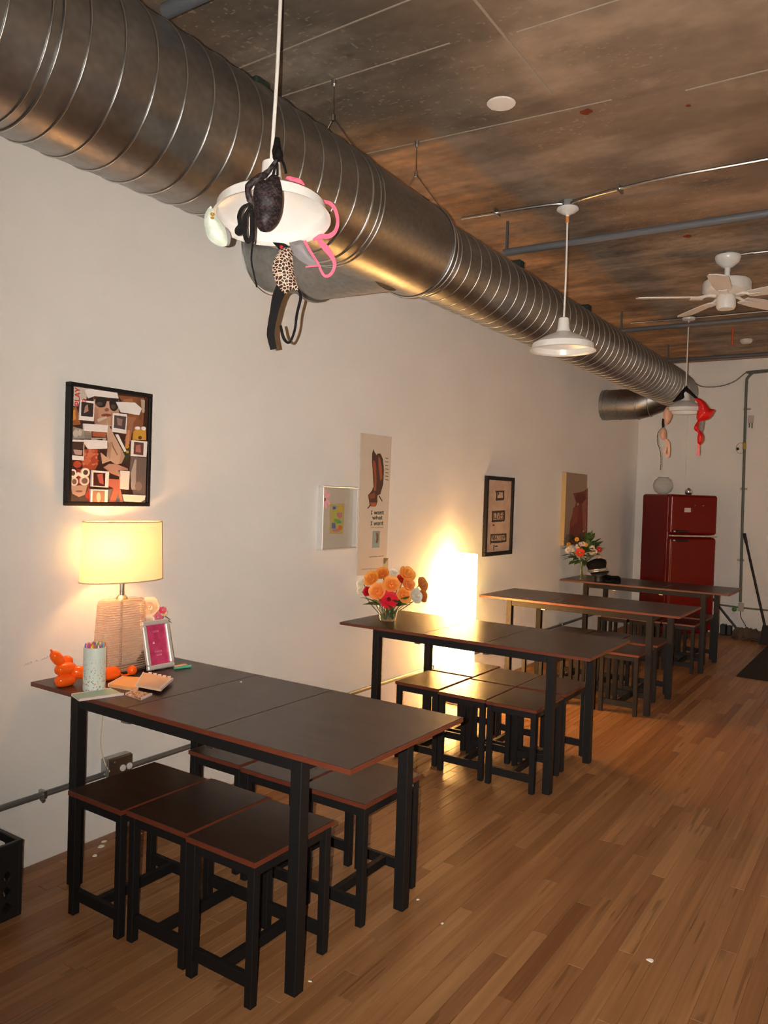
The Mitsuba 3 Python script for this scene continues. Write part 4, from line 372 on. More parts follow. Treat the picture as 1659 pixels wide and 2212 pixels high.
POSTER = [('paper_print', [(4.1623, 1.8051), (4.1741, 1.8336), (4.1994, 1.8074), (4.2143, 1.7985), (4.2296, 1.8102), (4.2603, 1.8103), (4.2884, 1.7765), (4.3066, 1.7044), (4.3024, 1.6083), (4.271, 1.5437), (4.2376, 1.534), (4.2415, 1.4933), (4.2255, 1.4651), (4.1542, 1.4647), (4.1399, 1.5101), (4.1306, 1.5366), (4.1721, 1.5642), (4.1903, 1.5916), (4.1739, 1.6986), (4.163, 1.7516)], (0.085, 0.045, 0.035)), ('>sausage', [(4.1727, 1.7611), (4.1924, 1.7622), (4.2099, 1.7361), (4.2235, 1.6376), (4.2213, 1.5653), (4.1958, 1.5648), (4.2007, 1.6458), (4.1797, 1.7078)], (0.36, 0.09, 0.05)), ('>sausage', [(4.2321, 1.7959), (4.2557, 1.7792), (4.2794, 1.7214), (4.2893, 1.649), (4.266, 1.63), (4.2413, 1.7196)], (0.4, 0.12, 0.06)), ('>ketchup', [(4.1528, 1.4888), (4.2337, 1.4896), (4.2193, 1.4606), (4.1526, 1.4647)], (0.45, 0.12, 0.06)), ('>ketchup', [(4.1384, 1.5368), (4.2043, 1.556), (4.2143, 1.5201), (4.1555, 1.5103)], (0.28, 0.08, 0.06)), ('paper_print', [(4.1355, 1.4485), (4.1276, 1.4521), (4.1612, 1.4791), (4.1694, 1.4724)], (0.06, 0.05, 0.045)), ('paper_print', [(4.2926, 1.4961), (4.3031, 1.4985), (4.2616, 1.5367), (4.2498, 1.532)], (0.06, 0.05, 0.045)), ('paper_print', [(4.1988, 1.3037), (4.2818, 1.302), (4.28, 1.1924), (4.1955, 1.1947)], (0.22, 0.36, 0.38)), ('>figure', [(4.2353, 1.2939), (4.2617, 1.2842), (4.2662, 1.2477), (4.2557, 1.2207), (4.2352, 1.2259), (4.2414, 1.2575)], (0.16, 0.07, 0.06)), ('paper_print', [(4.3368, 1.1211), (4.3941, 1.1159), (4.3919, 1.0392), (4.3272, 1.0455)], (0.5, 0.42, 0.28)), ('>figure', [(4.3368, 1.1211), (4.3924, 1.116), (4.3459, 1.079), (4.3355, 1.0865)], (0.05, 0.05, 0.04)), ('paper_print', [(4.3166, 1.7873), (4.3542, 1.7848), (4.3528, 1.7811), (4.3152, 1.7826)], (0.12, 0.1, 0.09)), ('paper_print', [(4.318, 1.7635), (4.3556, 1.761), (4.3542, 1.7572), (4.3166, 1.7589)], (0.12, 0.1, 0.09)), ('paper_print', [(4.3194, 1.7398), (4.357, 1.7371), (4.3556, 1.7333), (4.318, 1.7352)], (0.12, 0.1, 0.09)), ('paper_print', [(4.3208, 1.7161), (4.3585, 1.7132), (4.357, 1.7094), (4.3194, 1.7114)], (0.12, 0.1, 0.09)), ('paper_print', [(4.3222, 1.6923), (4.3599, 1.6893), (4.3584, 1.6855), (4.3208, 1.6877)], (0.12, 0.1, 0.09)), ('paper_print', [(4.3236, 1.6685), (4.3613, 1.6654), (4.3599, 1.6616), (4.3222, 1.6639)], (0.12, 0.1, 0.09)), ('paper_print', [(4.325, 1.6447), (4.3627, 1.6414), (4.3613, 1.6377), (4.3236, 1.6401)], (0.12, 0.1, 0.09)), ('paper_print', [(4.1649, 1.1362), (4.3343, 1.135), (4.3346, 1.1313), (4.1652, 1.1313)], (0.18, 0.15, 0.12)), ('paper_print', [(4.1738, 1.3258), (4.319, 1.3252), (4.3192, 1.3215), (4.174, 1.3222)], (0.3, 0.25, 0.2)), ('paper_print', [(4.0838, 1.0626), (4.2734, 1.0547), (4.2736, 1.051), (4.0841, 1.0581)], (0.35, 0.28, 0.22))]
SMALLPIC = [('print', [(3.7246, 1.4743), (3.8744, 1.4821), (3.8661, 1.2914), (3.7336, 1.2967)], (0.55, 0.42, 0.16)), ('>patch', [(3.7493, 1.4691), (3.8641, 1.4689), (3.8544, 1.307), (3.754, 1.3091)], (0.5, 0.45, 0.12)), ('>patch', [(3.7511, 1.4681), (3.8026, 1.4684), (3.7997, 1.4554), (3.7543, 1.4402)], (0.42, 0.38, 0.4)), ('>patch', [(3.7856, 1.4521), (3.7842, 1.4479), (3.7799, 1.4445), (3.7736, 1.4426), (3.7665, 1.4426), (3.7601, 1.4444), (3.7555, 1.4478), (3.7537, 1.452), (3.7551, 1.4562), (3.7593, 1.4596), (3.7656, 1.4615), (3.7727, 1.4615), (3.7792, 1.4597), (3.7838, 1.4563)], (0.07, 0.16, 0.42)), ('>patch', [(3.8525, 1.4469), (3.8507, 1.4403), (3.8449, 1.435), (3.8363, 1.432), (3.8267, 1.432), (3.8178, 1.4349), (3.8116, 1.4402), (3.8091, 1.4468), (3.8109, 1.4534), (3.8166, 1.4587), (3.8251, 1.4617), (3.8348, 1.4617), (3.8436, 1.4588), (3.85, 1.4536)], (0.72, 0.45, 0.05)), ('>patch', [(3.792, 1.397), (3.7908, 1.3867), (3.7862, 1.3785), (3.7793, 1.3739), (3.7714, 1.374), (3.7641, 1.3786), (3.7588, 1.3869), (3.7565, 1.3972), (3.7577, 1.4075), (3.7622, 1.4157), (3.7691, 1.4202), (3.777, 1.4202), (3.7843, 1.4156), (3.7897, 1.4073)], (0.45, 0.5, 0.1)), ('>patch', [(3.7942, 1.423), (3.8518, 1.4251), (3.8495, 1.3989), (3.8249, 1.3859), (3.8026, 1.3991)], (0.55, 0.22, 0.24)), ('>patch', [(3.7748, 1.3863), (3.8251, 1.3816), (3.8407, 1.3596), (3.8048, 1.3557), (3.7756, 1.3691)], (0.2, 0.42, 0.08)), ('>patch', [(3.7512, 1.3629), (3.7832, 1.3603), (3.792, 1.3278), (3.7512, 1.3285)], (0.1, 0.17, 0.34)), ('>patch', [(3.7566, 1.3262), (3.8279, 1.3271), (3.8253, 1.3076), (3.761, 1.3089)], (0.6, 0.22, 0.25)), ('>patch', [(3.8568, 1.331), (3.8549, 1.3244), (3.8491, 1.3192), (3.8406, 1.3164), (3.8309, 1.3166), (3.822, 1.3197), (3.8158, 1.3251), (3.8133, 1.3317), (3.8151, 1.3383), (3.8208, 1.3435), (3.8293, 1.3463), (3.839, 1.3462), (3.8479, 1.3431), (3.8542, 1.3377)], (0.7, 0.2, 0.08)), ('>patch', [(3.8476, 1.3661), (3.846, 1.3627), (3.8411, 1.36), (3.8339, 1.3586), (3.8259, 1.3587), (3.8186, 1.3603), (3.8134, 1.3631), (3.8115, 1.3665), (3.8131, 1.3699), (3.8179, 1.3726), (3.8251, 1.374), (3.8331, 1.3739), (3.8405, 1.3723), (3.8456, 1.3696)], (0.1, 0.35, 0.22))]
REDPIC = [('print', [(7.7422, 1.618), (8.0698, 1.6493), (8.1745, 1.6893), (8.19, 1.5512), (8.214, 1.1722), (8.2619, 1.0756), (7.672, 1.0961), (7.689, 1.3294), (7.8374, 1.5226)], (0.22, 0.045, 0.035)), ('>patch', [(8.1141, 1.5753), (8.1016, 1.5507), (8.0613, 1.5307), (8.0017, 1.5194), (7.935, 1.5188), (7.8747, 1.5288), (7.832, 1.5474), (7.8151, 1.5709), (7.827, 1.5948), (7.8654, 1.6145), (7.9234, 1.6263), (7.9898, 1.6276), (8.0516, 1.6181), (8.0962, 1.5994)], (0.16, 0.03, 0.025)), ('>patch', [(8.0133, 1.5119), (8.1505, 1.5758), (8.1927, 1.198), (8.0798, 1.2318)], (0.34, 0.12, 0.08)), ('>patch', [(7.9256, 1.5081), (7.9227, 1.5022), (7.9136, 1.4974), (7.8999, 1.4947), (7.8845, 1.4946), (7.8703, 1.4971), (7.8603, 1.5017), (7.8562, 1.5075), (7.859, 1.5134), (7.8681, 1.5181), (7.8817, 1.5208), (7.8971, 1.521), (7.9113, 1.5185), (7.9215, 1.5139)], (0.5, 0.3, 0.25)), ('>patch', [(8.1152, 1.2217), (8.1133, 1.2163), (8.1068, 1.2121), (8.0969, 1.2099), (8.0856, 1.2101), (8.0752, 1.2128), (8.0677, 1.2173), (8.0647, 1.2227), (8.0666, 1.2281), (8.0731, 1.2323), (8.0829, 1.2345), (8.0942, 1.2343), (8.1046, 1.2317), (8.1121, 1.2272)], (0.5, 0.36, 0.28)), ('>patch', [(7.7575, 1.4735), (7.9105, 1.4865), (7.8929, 1.3273), (7.712, 1.2691)], (0.28, 0.07, 0.05))]
BLOCKS = [('block', [(5.9907, 1.6051), (6.1634, 1.6108), (6.1618, 1.5975), (5.9918, 1.5921)], (0.03, 0.025, 0.025)), ('block', [(5.9934, 1.5423), (6.1642, 1.5485), (6.157, 1.5295), (6.0019, 1.5209)], (0.03, 0.025, 0.025)), ('block', [(6.0001, 1.5942), (6.0256, 1.5947), (6.0299, 1.5428), (6.0044, 1.5424)], (0.03, 0.025, 0.025)), ('block', [(6.0342, 1.5949), (6.0651, 1.5843), (6.0409, 1.5653)], (0.03, 0.025, 0.025)), ('block', [(6.1337, 1.597), (6.1618, 1.5975), (6.1642, 1.5485), (6.138, 1.5462)], (0.03, 0.025, 0.025)), ('block', [(5.9332, 1.4349), (6.1864, 1.4427), (6.1879, 1.4257), (5.9347, 1.4166)], (0.03, 0.025, 0.025)), ('block', [(5.935, 1.3615), (6.1886, 1.365), (6.1813, 1.3461), (5.9366, 1.3412)], (0.03, 0.025, 0.025)), ('block', [(5.9335, 1.4313), (5.9653, 1.4313), (5.9646, 1.3575), (5.9353, 1.3578)], (0.03, 0.025, 0.025)), ('block', [(6.1608, 1.4313), (6.1918, 1.4314), (6.1935, 1.3593), (6.1642, 1.3595)], (0.03, 0.025, 0.025)), ('block', [(5.9238, 1.2422), (6.2347, 1.2425), (6.2358, 1.2291), (5.9249, 1.2294)], (0.03, 0.025, 0.025)), ('block', [(5.9201, 1.1854), (6.2397, 1.1831), (6.232, 1.1681), (6.0656, 1.1622), (5.9466, 1.1662), (5.9269, 1.1521)], (0.03, 0.025, 0.025)), ('block', [(5.9223, 1.2404), (5.9448, 1.2399), (5.9412, 1.1811), (5.9221, 1.1817)], (0.03, 0.025, 0.025)), ('block', [(6.2082, 1.2374), (6.2351, 1.2368), (6.2382, 1.1794), (6.2131, 1.1801)], (0.03, 0.025, 0.025)), ('block', [(5.9941, 1.3165), (5.988, 1.3124), (5.9726, 1.3109), (5.957, 1.3129), (5.9503, 1.3171), (5.9563, 1.3212), (5.9716, 1.3227), (5.9873, 1.3208)], (0.1, 0.06, 0.05)), ('block', [(5.9899, 1.1499), (6.0086, 1.1492), (5.9981, 1.1014), (5.9854, 1.1019)], (0.03, 0.025, 0.025)), ('block', [(6.073, 1.1357), (6.0642, 1.1318), (6.0425, 1.1309), (6.0205, 1.1335), (6.0112, 1.138), (6.0198, 1.1419), (6.0415, 1.1429), (6.0635, 1.1403)], (0.03, 0.025, 0.025))]
TXT3 = [(5.9719, 1.3704), (6.1612, 1.3747), (5.9529, 1.1918), (6.2121, 1.1916)]
TXTP = [(4.1689, 1.4119), (4.3197, 1.4115), (4.1866, 1.3782), (4.3052, 1.3786), (4.169, 1.3416), (4.318, 1.3427)]
TXTPLAY = [(1.9892, 1.8663), (1.9919, 1.9552), (1.967, 1.8662), (2.0154, 1.8942)]
WEAR1 = {'lace_body': (0.235, [(-0.0124, 0.0638), (0.0058, 0.0618), (0.0144, 0.0408), (0.0209, 0.0086), (0.0185, -0.0354), (0.0086, -0.0691), (-0.0078, -0.0923), (-0.0257, -0.1029), (-0.044, -0.0971), (-0.0556, -0.0708), (-0.0622, -0.0278), (-0.0635, 0.0156), (-0.0515, 0.0384), (-0.0301, 0.0476)]), 'lace_side': (0.225, [(-0.0046, 0.1123), (-0.0309, 0.077), (-0.0596, 0.0634), (-0.0842, 0.0393), (-0.0891, 0.0207), (-0.0828, -0.0114), (-0.0697, -0.0249), (-0.0647, -0.0099), (-0.0726, 0.0113), (-0.0642, 0.0339), (-0.0444, 0.0393), (-0.0304, 0.0588), (0.0027, 0.1093)]), 'lace_knot': (0.06, [(-0.0049, 0.2197), (0.0055, 0.2227), (0.0177, 0.2063), (0.0195, 0.1849), (0.0049, 0.1777), (-0.0089, 0.1803), (-0.0112, 0.1937)]), 'strap_a': (0.15, [(0.0027, 0.1459), (-0.0136, 0.1237), (-0.0315, 0.0919), (-0.0384, 0.0725)]), 'strap_b': (0.15, [(0.0027, 0.1441), (-0.0041, 0.1208), (-0.0091, 0.0978)]), 'strap_b2': (0.15, [(0.0001, 0.1438), (0.0026, 0.1215), (0.0041, 0.0971)]), 'strap_c': (0.02, [(0.0146, 0.2031), (0.0253, 0.1802), (0.0319, 0.157)]), 'bow_a': (0.24, [(-0.0712, -0.0268), (-0.0924, -0.0394), (-0.1024, -0.0656), (-0.0981, -0.0905), (-0.1056, -0.1056), (-0.101, -0.1132), (-0.0871, -0.1005), (-0.0844, -0.0677), (-0.0743, -0.0451), (-0.0704, -0.0303)]), 'bow_b': (0.245, [(-0.0691, -0.032), (-0.0878, -0.0697), (-0.0851, -0.1019), (-0.0819, -0.127), (-0.0733, -0.1371), (-0.0648, -0.122), (-0.0666, -0.0823), (-0.0687, -0.0464)]), 'string': (0.24, [(-0.0668, -0.03), (-0.0598, -0.0728), (-0.0594, -0.1236), (-0.0636, -0.1674), (-0.0627, -0.1964), (-0.0525, -0.2393), (-0.0456, -0.2661)]), 'mint': (0.06, [(-0.1974, 0.0213), (-0.2121, 0.0026), (-0.217, -0.0287), (-0.2062, -0.0743), (-0.1886, -0.0923), (-0.1576, -0.1015), (-0.1432, -0.0945), (-0.1451, -0.0694), (-0.1536, -0.0409), (-0.1773, -0.0138), (-0.1913, 0.0083)]), 'mint_in': (0.05, [(-0.1553, -0.0377), (-0.1444, -0.0427), (-0.1341, -0.0653), (-0.1384, -0.091), (-0.1469, -0.0929), (-0.1457, -0.0662)]), 'charm': (0.06, [(-0.1885, -0.0244)]), 'pink_top': (0.0, [(0.0303, 0.1588), (0.0381, 0.1667), (0.0583, 0.1642), (0.0794, 0.1613), (0.0933, 0.1425), (0.071, 0.1465)]), 'pink_loop': (-0.03, [(0.1536, 0.0982), (0.1807, 0.0916), (0.1979, 0.0693), (0.2053, 0.0329), (0.1968, 0.0014), (0.1757, -0.0147), (0.151, -0.0167), (0.1267, -0.0309)]), 'pink_band': (-0.05, [(0.1419, -0.0151), (0.1549, -0.0327), (0.1743, -0.0518), (0.1895, -0.0714), (0.2007, -0.0954), (0.1972, -0.1184), (0.1852, -0.1359), (0.1695, -0.1392), (0.1556, -0.1216), (0.1475, -0.1015), (0.1249, -0.0701), (0.0989, -0.0301)]), 'pink_tail': (-0.05, [(0.1489, -0.1076), (0.1262, -0.1105), (0.1048, -0.115)]), 'pink_cup': (-0.07, [(0.0501, -0.0327), (0.0975, -0.0227), (0.1259, -0.0641), (0.1487, -0.0978), (0.1229, -0.1039), (0.0807, -0.0842), (0.0591, -0.0569)]), 'leo_cup': (-0.1, [(0.022, -0.0444), (0.0511, -0.0392), (0.0624, -0.0643), (0.0665, -0.1059), (0.0753, -0.1473), (0.0869, -0.1822), (0.0636, -0.1767), (0.0432, -0.1957), (0.026, -0.1802), (0.0064, -0.1523), (-0.0029, -0.1195), (0.0004, -0.09), (0.0122, -0.064)]), 'leo_band': (-0.1, [(-0.0035, -0.0277), (0.034, -0.0268), (0.0533, -0.042), (0.0348, -0.0518), (0.0201, -0.0488), (0.0093, -0.0392)]), 'leo_red': (-0.1, [(0.0242, -0.0464)]), 'leo_strap': (-0.11, [(0.0302, -0.1731), (0.0165, -0.2078), (0.0081, -0.2504), (0.0003, -0.2972), (-0.002, -0.3352), (0.009, -0.3809)]), 'leo_thin': (-0.11, [(0.0871, -0.1754), (0.0943, -0.2024), (0.0833, -0.2581), (0.0773, -0.3134), (0.0608, -0.3546), (0.0415, -0.341), (0.0297, -0.2995)])}
WEAR3 = {'black_l': (0.1, [(0.0026, 0.2886), (0.0169, 0.2737), (-0.0017, 0.2374), (-0.0164, 0.2144), (-0.0117, 0.1744), (-0.0609, 0.1536), (-0.1138, 0.1389), (-0.0748, 0.1886), (-0.0333, 0.248)]), 'black_r': (0.1, [(0.0065, 0.2672), (0.0222, 0.2636), (0.074, 0.2064), (0.1062, 0.1728), (0.088, 0.1631), (0.0495, 0.2001), (-0.0017, 0.2374)]), 'red_cup': (0.12, [(0.0751, 0.1707), (0.1245, 0.1647), (0.1687, 0.1299), (0.2074, 0.0769), (0.2517, 0.0634), (0.2343, 0.011), (0.2051, -0.0217), (0.1568, -0.036), (0.1203, -0.0445), (0.099, -0.0015), (0.1069, 0.0646), (0.1079, 0.1174)]), 'red_low': (0.12, [(0.1138, -0.0346), (0.085, -0.0875), (0.0863, -0.1206), (0.1181, -0.147), (0.1135, -0.1867), (0.122, -0.2495), (0.1528, -0.2492), (0.1699, -0.1864), (0.1486, -0.1403), (0.1227, -0.1073), (0.1278, -0.0478)]), 'red_tail': (0.12, [(0.1247, -0.2395), (0.1268, -0.2924), (0.1261, -0.3553)]), 'grey': (0.11, [(0.1337, -0.037), (0.166, -0.0305), (0.156, -0.1361), (0.1325, -0.1163)]), 'beige1': (0.1, [(-0.1565, 0.0991), (-0.1334, 0.0755), (-0.1114, 0.0284), (-0.1289, -0.0419), (-0.1627, -0.0687), (-0.1839, -0.0115), (-0.1862, 0.049)]), 'beige2': (0.1, [(-0.1871, -0.0955), (-0.164, -0.1191), (-0.1569, -0.1862), (-0.1666, -0.2165), (-0.199, -0.1999), (-0.2135, -0.1528)]), 'beige_t': (0.1, [(-0.1638, -0.2064), (-0.1459, -0.2265), (-0.1544, -0.2871), (-0.1608, -0.3342), (-0.1323, -0.3675), (-0.1269, -0.2935), (-0.1377, -0.2265)]), 'beige_k': (0.1, [(-0.1857, -0.0148), (-0.1887, -0.0518), (-0.1858, -0.0955)]), 'wire': (0.1, [(-0.1718, -0.0787), (-0.2265, -0.1461), (-0.2295, -0.2338), (-0.2007, -0.3212), (-0.1908, -0.4154), (-0.194, -0.4964)])}
P1 = ((1.16, 1.9, 2.4), (0.7401, 0.6725, 0.0), (0.6725, -0.7401, 0.0))
P3 = ((1.13, 7.65, 2.35), (0.9746, 0.2238, 0.0), (0.2238, -0.9746, 0.0))

def P3D(base, off, pts):
    O, A, N = (np.array(v) for v in base); return [O + N * off + A * a + np.array([0, 0, b]) for a, b in pts]
def wear(base, d, name): return base[0] + np.array(base[2]) * d[name][0]
A1, N1 = np.array(P1[1]), np.array(P1[2])
def pf(d, base, name, **k): return puff(d[name][1], np.array(base[0]) + np.array(base[2]) * d[name][0], base[1], base[2], **k)
def rb(d, base, name, w, th=.003, **k): return ribbon(P3D(base, d[name][0], d[name][1]), w, th, np.array(base[2]), **k)
t = thing('lace_thong', 'black lace thong tied around the nearest pendant cord and hanging over its shade', 'thong')
add(t + '__lace_panel', pf(WEAR1, P1, 'lace_body', bulge=.028, fold=.007, freq=60, seed=3), 'black_lace', smooth=True)
add(t + '__lace_panel', pf(WEAR1, P1, 'lace_side', bulge=.016, fold=.009, freq=70, seed=8, step=.009, round_=.015), 'black_lace', smooth=True)
add(t + '__knot', cat(pf(WEAR1, P1, 'lace_knot', bulge=.02, fold=.008, freq=90, seed=2, step=.006, round_=.012), lathe([(0, 2.60), (.014, 2.61), (.017, 2.63), (.011, 2.66), (.008, 2.675), (0, 2.676)], 14, (1.16, 1.9, 0))), 'black_cloth', smooth=True)
for n_, w_ in (('strap_a', .010), ('strap_b', .006), ('strap_b2', .005), ('strap_c', .008), ('bow_a', [.008, .012, .018, .01, .006]), ('bow_b', [.007, .01, .014, .01, .007])):
    add(t + '__strap', rb(WEAR1, P1, n_, w_, .0035, twist=.3), 'black_cloth')
add(t + '__string', rb(WEAR1, P1, 'string', [.006, .006, .005, .004, .005], .002, twist=.5), 'black_cloth')
t = thing('mint_bra', 'pale mint lace bra hanging off the left rim of the nearest pendant shade', 'bra')
add(t + '__cup', pf(WEAR1, P1, 'mint', bulge=.04, fold=.006, freq=60, seed=5, round_=.05), 'mint_lace', smooth=True)
add(t + '__lining', pf(WEAR1, P1, 'mint_in', bulge=.008, fold=.002, step=.007), 'grey_cloth', smooth=True)
cx, cy_ = WEAR1['charm'][1][0]; q = np.array(P1[0]) + N1 * .105 + A1 * cx + [0, 0, cy_]
add(t + '__bow', cat(xf(lathe([(0, -.004), (.006, -.003), (.007, 0), (.006, .003), (0, .004)], 12), t=q + [0, 0, .004]), xf(lathe([(0, -.004), (.005, -.003), (.006, 0), (0, .004)], 12), t=q - [0, 0, .006])), flat((.65, .34, .06), .35, .5, .6), smooth=True)
t = thing('pink_bra', 'neon pink edged bra with grey cup on the right of the nearest pendant shade', 'bra')
add(t + '__bow', xf(pf(WEAR1, P1, 'pink_top', bulge=.014, fold=.004, step=.008, round_=.012), t=(0, 0, -.010)), 'pink_elastic', smooth=True)
add(t + '__strap', rb(WEAR1, P1, 'pink_loop', [.010, .012, .011, .011, .013, .016, .016, .008], .003), 'pink_elastic')
add(t + '__band', rb(WEAR1, P1, 'pink_band', [.012, .020, .022, .016, .011, .010, .010, .009, .008, .007, .008, .010], .003, smooth=6), 'pink_elastic')
add(t + '__strap_end', rb(WEAR1, P1, 'pink_tail', .005, .002), 'pink_elastic')
add(t + '__cup', pf(WEAR1, P1, 'pink_cup', bulge=.03, fold=.002, round_=.05), 'grey_cloth', smooth=True)
t = thing('leopard_bra', 'leopard print bra with black straps hanging below the nearest pendant shade', 'bra')
add(t + '__cup', pf(WEAR1, P1, 'leo_cup', bulge=.035, fold=.003, round_=.045, seed=4), 'leopard', smooth=True)
add(t + '__band', pf(WEAR1, P1, 'leo_band', bulge=.012, fold=.004, step=.006, round_=.01), 'black_cloth', smooth=True)
rx, rz = WEAR1['leo_red'][1][0]; add(t + '__bow', xf(lathe([(0, -.006), (.005, -.003), (.006, .002), (0, .006)], 10), t=np.array(P1[0]) - N1 * .078 + A1 * rx + [0, 0, rz]), flat((.5, .01, .02), .5), smooth=True)
add(t + '__strap', rb(WEAR1, P1, 'leo_strap', [.040, .036, .029, .026, .026, .022], .004), 'black_cloth')
add(t + '__strap', rb(WEAR1, P1, 'leo_thin', [.008, .010, .009, .008, .008, .011, .008], .003, twist=.4), 'black_cloth')
t = thing('black_panties', 'black underwear draped over the top of the farthest pendant shade', 'underwear')
add(t + '__panel', pf(WEAR3, P3, 'black_l', bulge=.03, fold=.01, freq=25, seed=3), 'black_cloth', smooth=True); add(t + '__panel', pf(WEAR3, P3, 'black_r', bulge=.02, fold=.008, freq=25, seed=6), 'black_cloth', smooth=True)
t = thing('red_bra', 'bright red bra hanging from the right rim of the farthest pendant lamp', 'bra')
add(t + '__cup', pf(WEAR3, P3, 'red_cup', bulge=.07, fold=.012, freq=18, seed=3, round_=.08), 'red_satin', smooth=True)
add(t + '__cup', pf(WEAR3, P3, 'red_low', bulge=.045, fold=.01, freq=22, seed=7, round_=.05), 'red_satin', smooth=True)
add(t + '__strap', rb(WEAR3, P3, 'red_tail', [.022, .022, .030], .005), 'red_satin'); add(t + '__lining', pf(WEAR3, P3, 'grey', bulge=.008, fold=.004), 'grey_cloth', smooth=True)
t = thing('beige_bra', 'beige bra hanging from the left rim of the farthest pendant lamp', 'bra')
add(t + '__cup', pf(WEAR3, P3, 'beige1', bulge=.05, fold=.008, seed=2, round_=.06), 'beige_cloth', smooth=True); add(t + '__cup', pf(WEAR3, P3, 'beige2', bulge=.04, fold=.008, seed=4, round_=.05), 'beige_cloth', smooth=True)
add(t + '__strap', rb(WEAR3, P3, 'beige_t', .022, .004), 'beige_cloth'); add(t + '__label_tag', rb(WEAR3, P3, 'beige_k', .02, .004), 'black_cloth'); add(t + '__loose_string', tube(P3D(P3, .1, WEAR3['wire'][1]), .0025, 6, 5), 'black_cloth')

# ceiling fan
fx, fy = 1.787, 5.853; fz = 2.985
fan = thing('ceiling_fan', 'white five-bladed ceiling fan at the upper right', 'ceiling fan')
add(fan + '__canopy', lathe([(0, H - .015), (.082, H - .015), (.085, H - .03), (.075, H - .06), (.04, H - .09), (.022, H - .10), (0, H - .101)], 36, (fx, fy, 0)), 'white_enamel', smooth=35)
add(fan + '__ceiling_box', lathe([(0, H), (.06, H), (.06, H - .015), (0, H - .015)], 8, (fx, fy, 0)), 'dull_steel')
add(fan + '__downrod', tube([(fx, fy, H - .10), (fx, fy, fz + .125)], .019, 14), 'white_enamel', smooth=True)
add(fan + '__motor', lathe([(0, fz + .135), (.03, fz + .135), (.10, fz + .128), (.150, fz + .118), (.160, fz + .10), (.160, fz + .05), (.14, fz + .032), (.08, fz + .02), (0, fz + .02)], 40, (fx, fy, 0)), 'white_enamel', smooth=35)
add(fan + '__switch_housing', lathe([(0, fz + .02), (.05, fz + .02), (.062, fz + .0), (.064, fz - .06), (.055, fz - .075), (0, fz - .078)], 32, (fx, fy, 0)), 'white_enamel', smooth=35)
for k in range(5):
    a = math.radians(203 + 72 * k); R = rot([0, 0, 1], math.degrees(a))
    o = [(.16, -.045), (.30, -.062), (.55, -.066), (.59, -.05), (.605, 0), (.59, .05), (.55, .066), (.30, .062), (.16, .045)]
    bl = loft([np.array([(u, v, .0) for u, v in o]), np.array([(u, v, .007) for u, v in o])])
    bl = xf(xf(xf(bl, rot([1, 0, 0], -10)), R), t=(fx, fy, fz + .005))
    bk = add(fan + '__blade', bl, 'white_plastic')
    add(bk + '__bracket', xf(xf(cat(tube([(.07, 0, .02), (.12, 0, .018), (.18, 0, .004)], [.012, .010, .012], 8, 3), box(.15, .24, -.03, .03, -.006, .0, .002)), R), t=(fx, fy, fz + .002)), 'white_enamel')

# ---------------------------------------------------------------- left wall fixtures
cd = thing('wall_conduit', 'steel conduit running low along the left wall behind the tables', 'conduit')
add(cd + '__conduit', tube([(.025, YF + .05, .283), (.025, 9.9, .283)], .0125, 12), 'dull_steel', smooth=True)
for y in (1.20, 1.871, 2.699, 3.3, 5.0, 6.4, 7.6): add(cd + '__clip', cat(box(0, .042, y - .008, y + .008, .268, .300, .002), tube([(.012, y, .262), (.03, y, .255)], .008, 8)), 'steel')
ob = thing('outlet_box', 'grey steel surface outlet box on the left wall behind the nearest table', 'outlet box')
add(ob + '__box', box(.0, .05, 2.157, 2.290, .272, .352, .006), 'steel')
add(ob + '__cover', box(.05, .054, 2.160, 2.287, .275, .349, .002), 'steel')
for y in (2.235, 2.27): add(ob + '__receptacle', xf(xf(lathe([(0, 0), (.015, 0), (.014, .004), (0, .005)], 18), rot([0, 1, 0], 90)), t=(.054, y, .298)), 'white_plastic')
add(ob + '__screw', xf(xf(lathe([(0, 0), (.006, 0), (.005, .003), (0, .003)], 10), rot([0, 1, 0], 90)), t=(.054, 2.195, .332)), 'bright_steel')
solo('wall_scribble', cat(*[tube([(.0012, 1.79 + .012 * k, .818 + .0016 * k), (.0012, 1.795 + .012 * k, .823 + .0016 * k + .002 * (k % 3)), (.0012, 1.80 + .012 * k, .819 + .0016 * k)], .0007, 4) for k in range(9) if k not in (3, 5)]), flat((.22, .2, .2), .8), 'tiny line of handwriting on the white wall behind the orange balloon', 'handwriting')

def frame_bars(y0, y1, z0, z1, w, d, x0=.0): return [box(x0, d, y0, y1, z1 - w, z1, .002), box(x0, d, y0, y1, z0, z0 + w, .002), box(x0, d, y0, y0 + w, z0 + w, z1 - w, .002), box(x0, d, y1 - w, y1, z0 + w, z1 - w, .002)]
def framed(name, label, y0, y1, z0, z1, w, d, bar_mat, back_mat, dx, glaze=False):
    t = thing(name, label, 'picture')
    for b in frame_bars(y0, y1, z0, z1, w, d): add(t + '__frame_bar', b, bar_mat)
    add(t + '__backing', box(.001, dx, y0 + w * .8, y1 - w * .8, z0 + w * .8, z1 - w * .8), back_mat)
    return t
def paste(t, items, x0, dx=.0006):
    x = x0; host = None
    for kind, poly, c in items:
        x += .00009
        m = flat(c if min(c) > .6 else tuple(.8 * q for q in c), .55, .35)
        if kind[0] == '>': add(host + '__' + kind[1:], wallpoly(poly, x0 - .0002, x), m)
        else: host = add(t + '__' + kind, wallpoly(poly, x0 - .0002, x), m)
    return x
t = framed('collage_frame', 'black framed collage of magazine cut-outs and instant photos above the table lamp', 1.944, 2.364, 1.454, 1.962, .017, .034, 'black_frame', flat((.05, .022, .016), .5), .022)
xx = paste(t, COLLAGE, .0224)
(py0, pz0), (_, pz1), (py1, _), _ = TXTPLAY
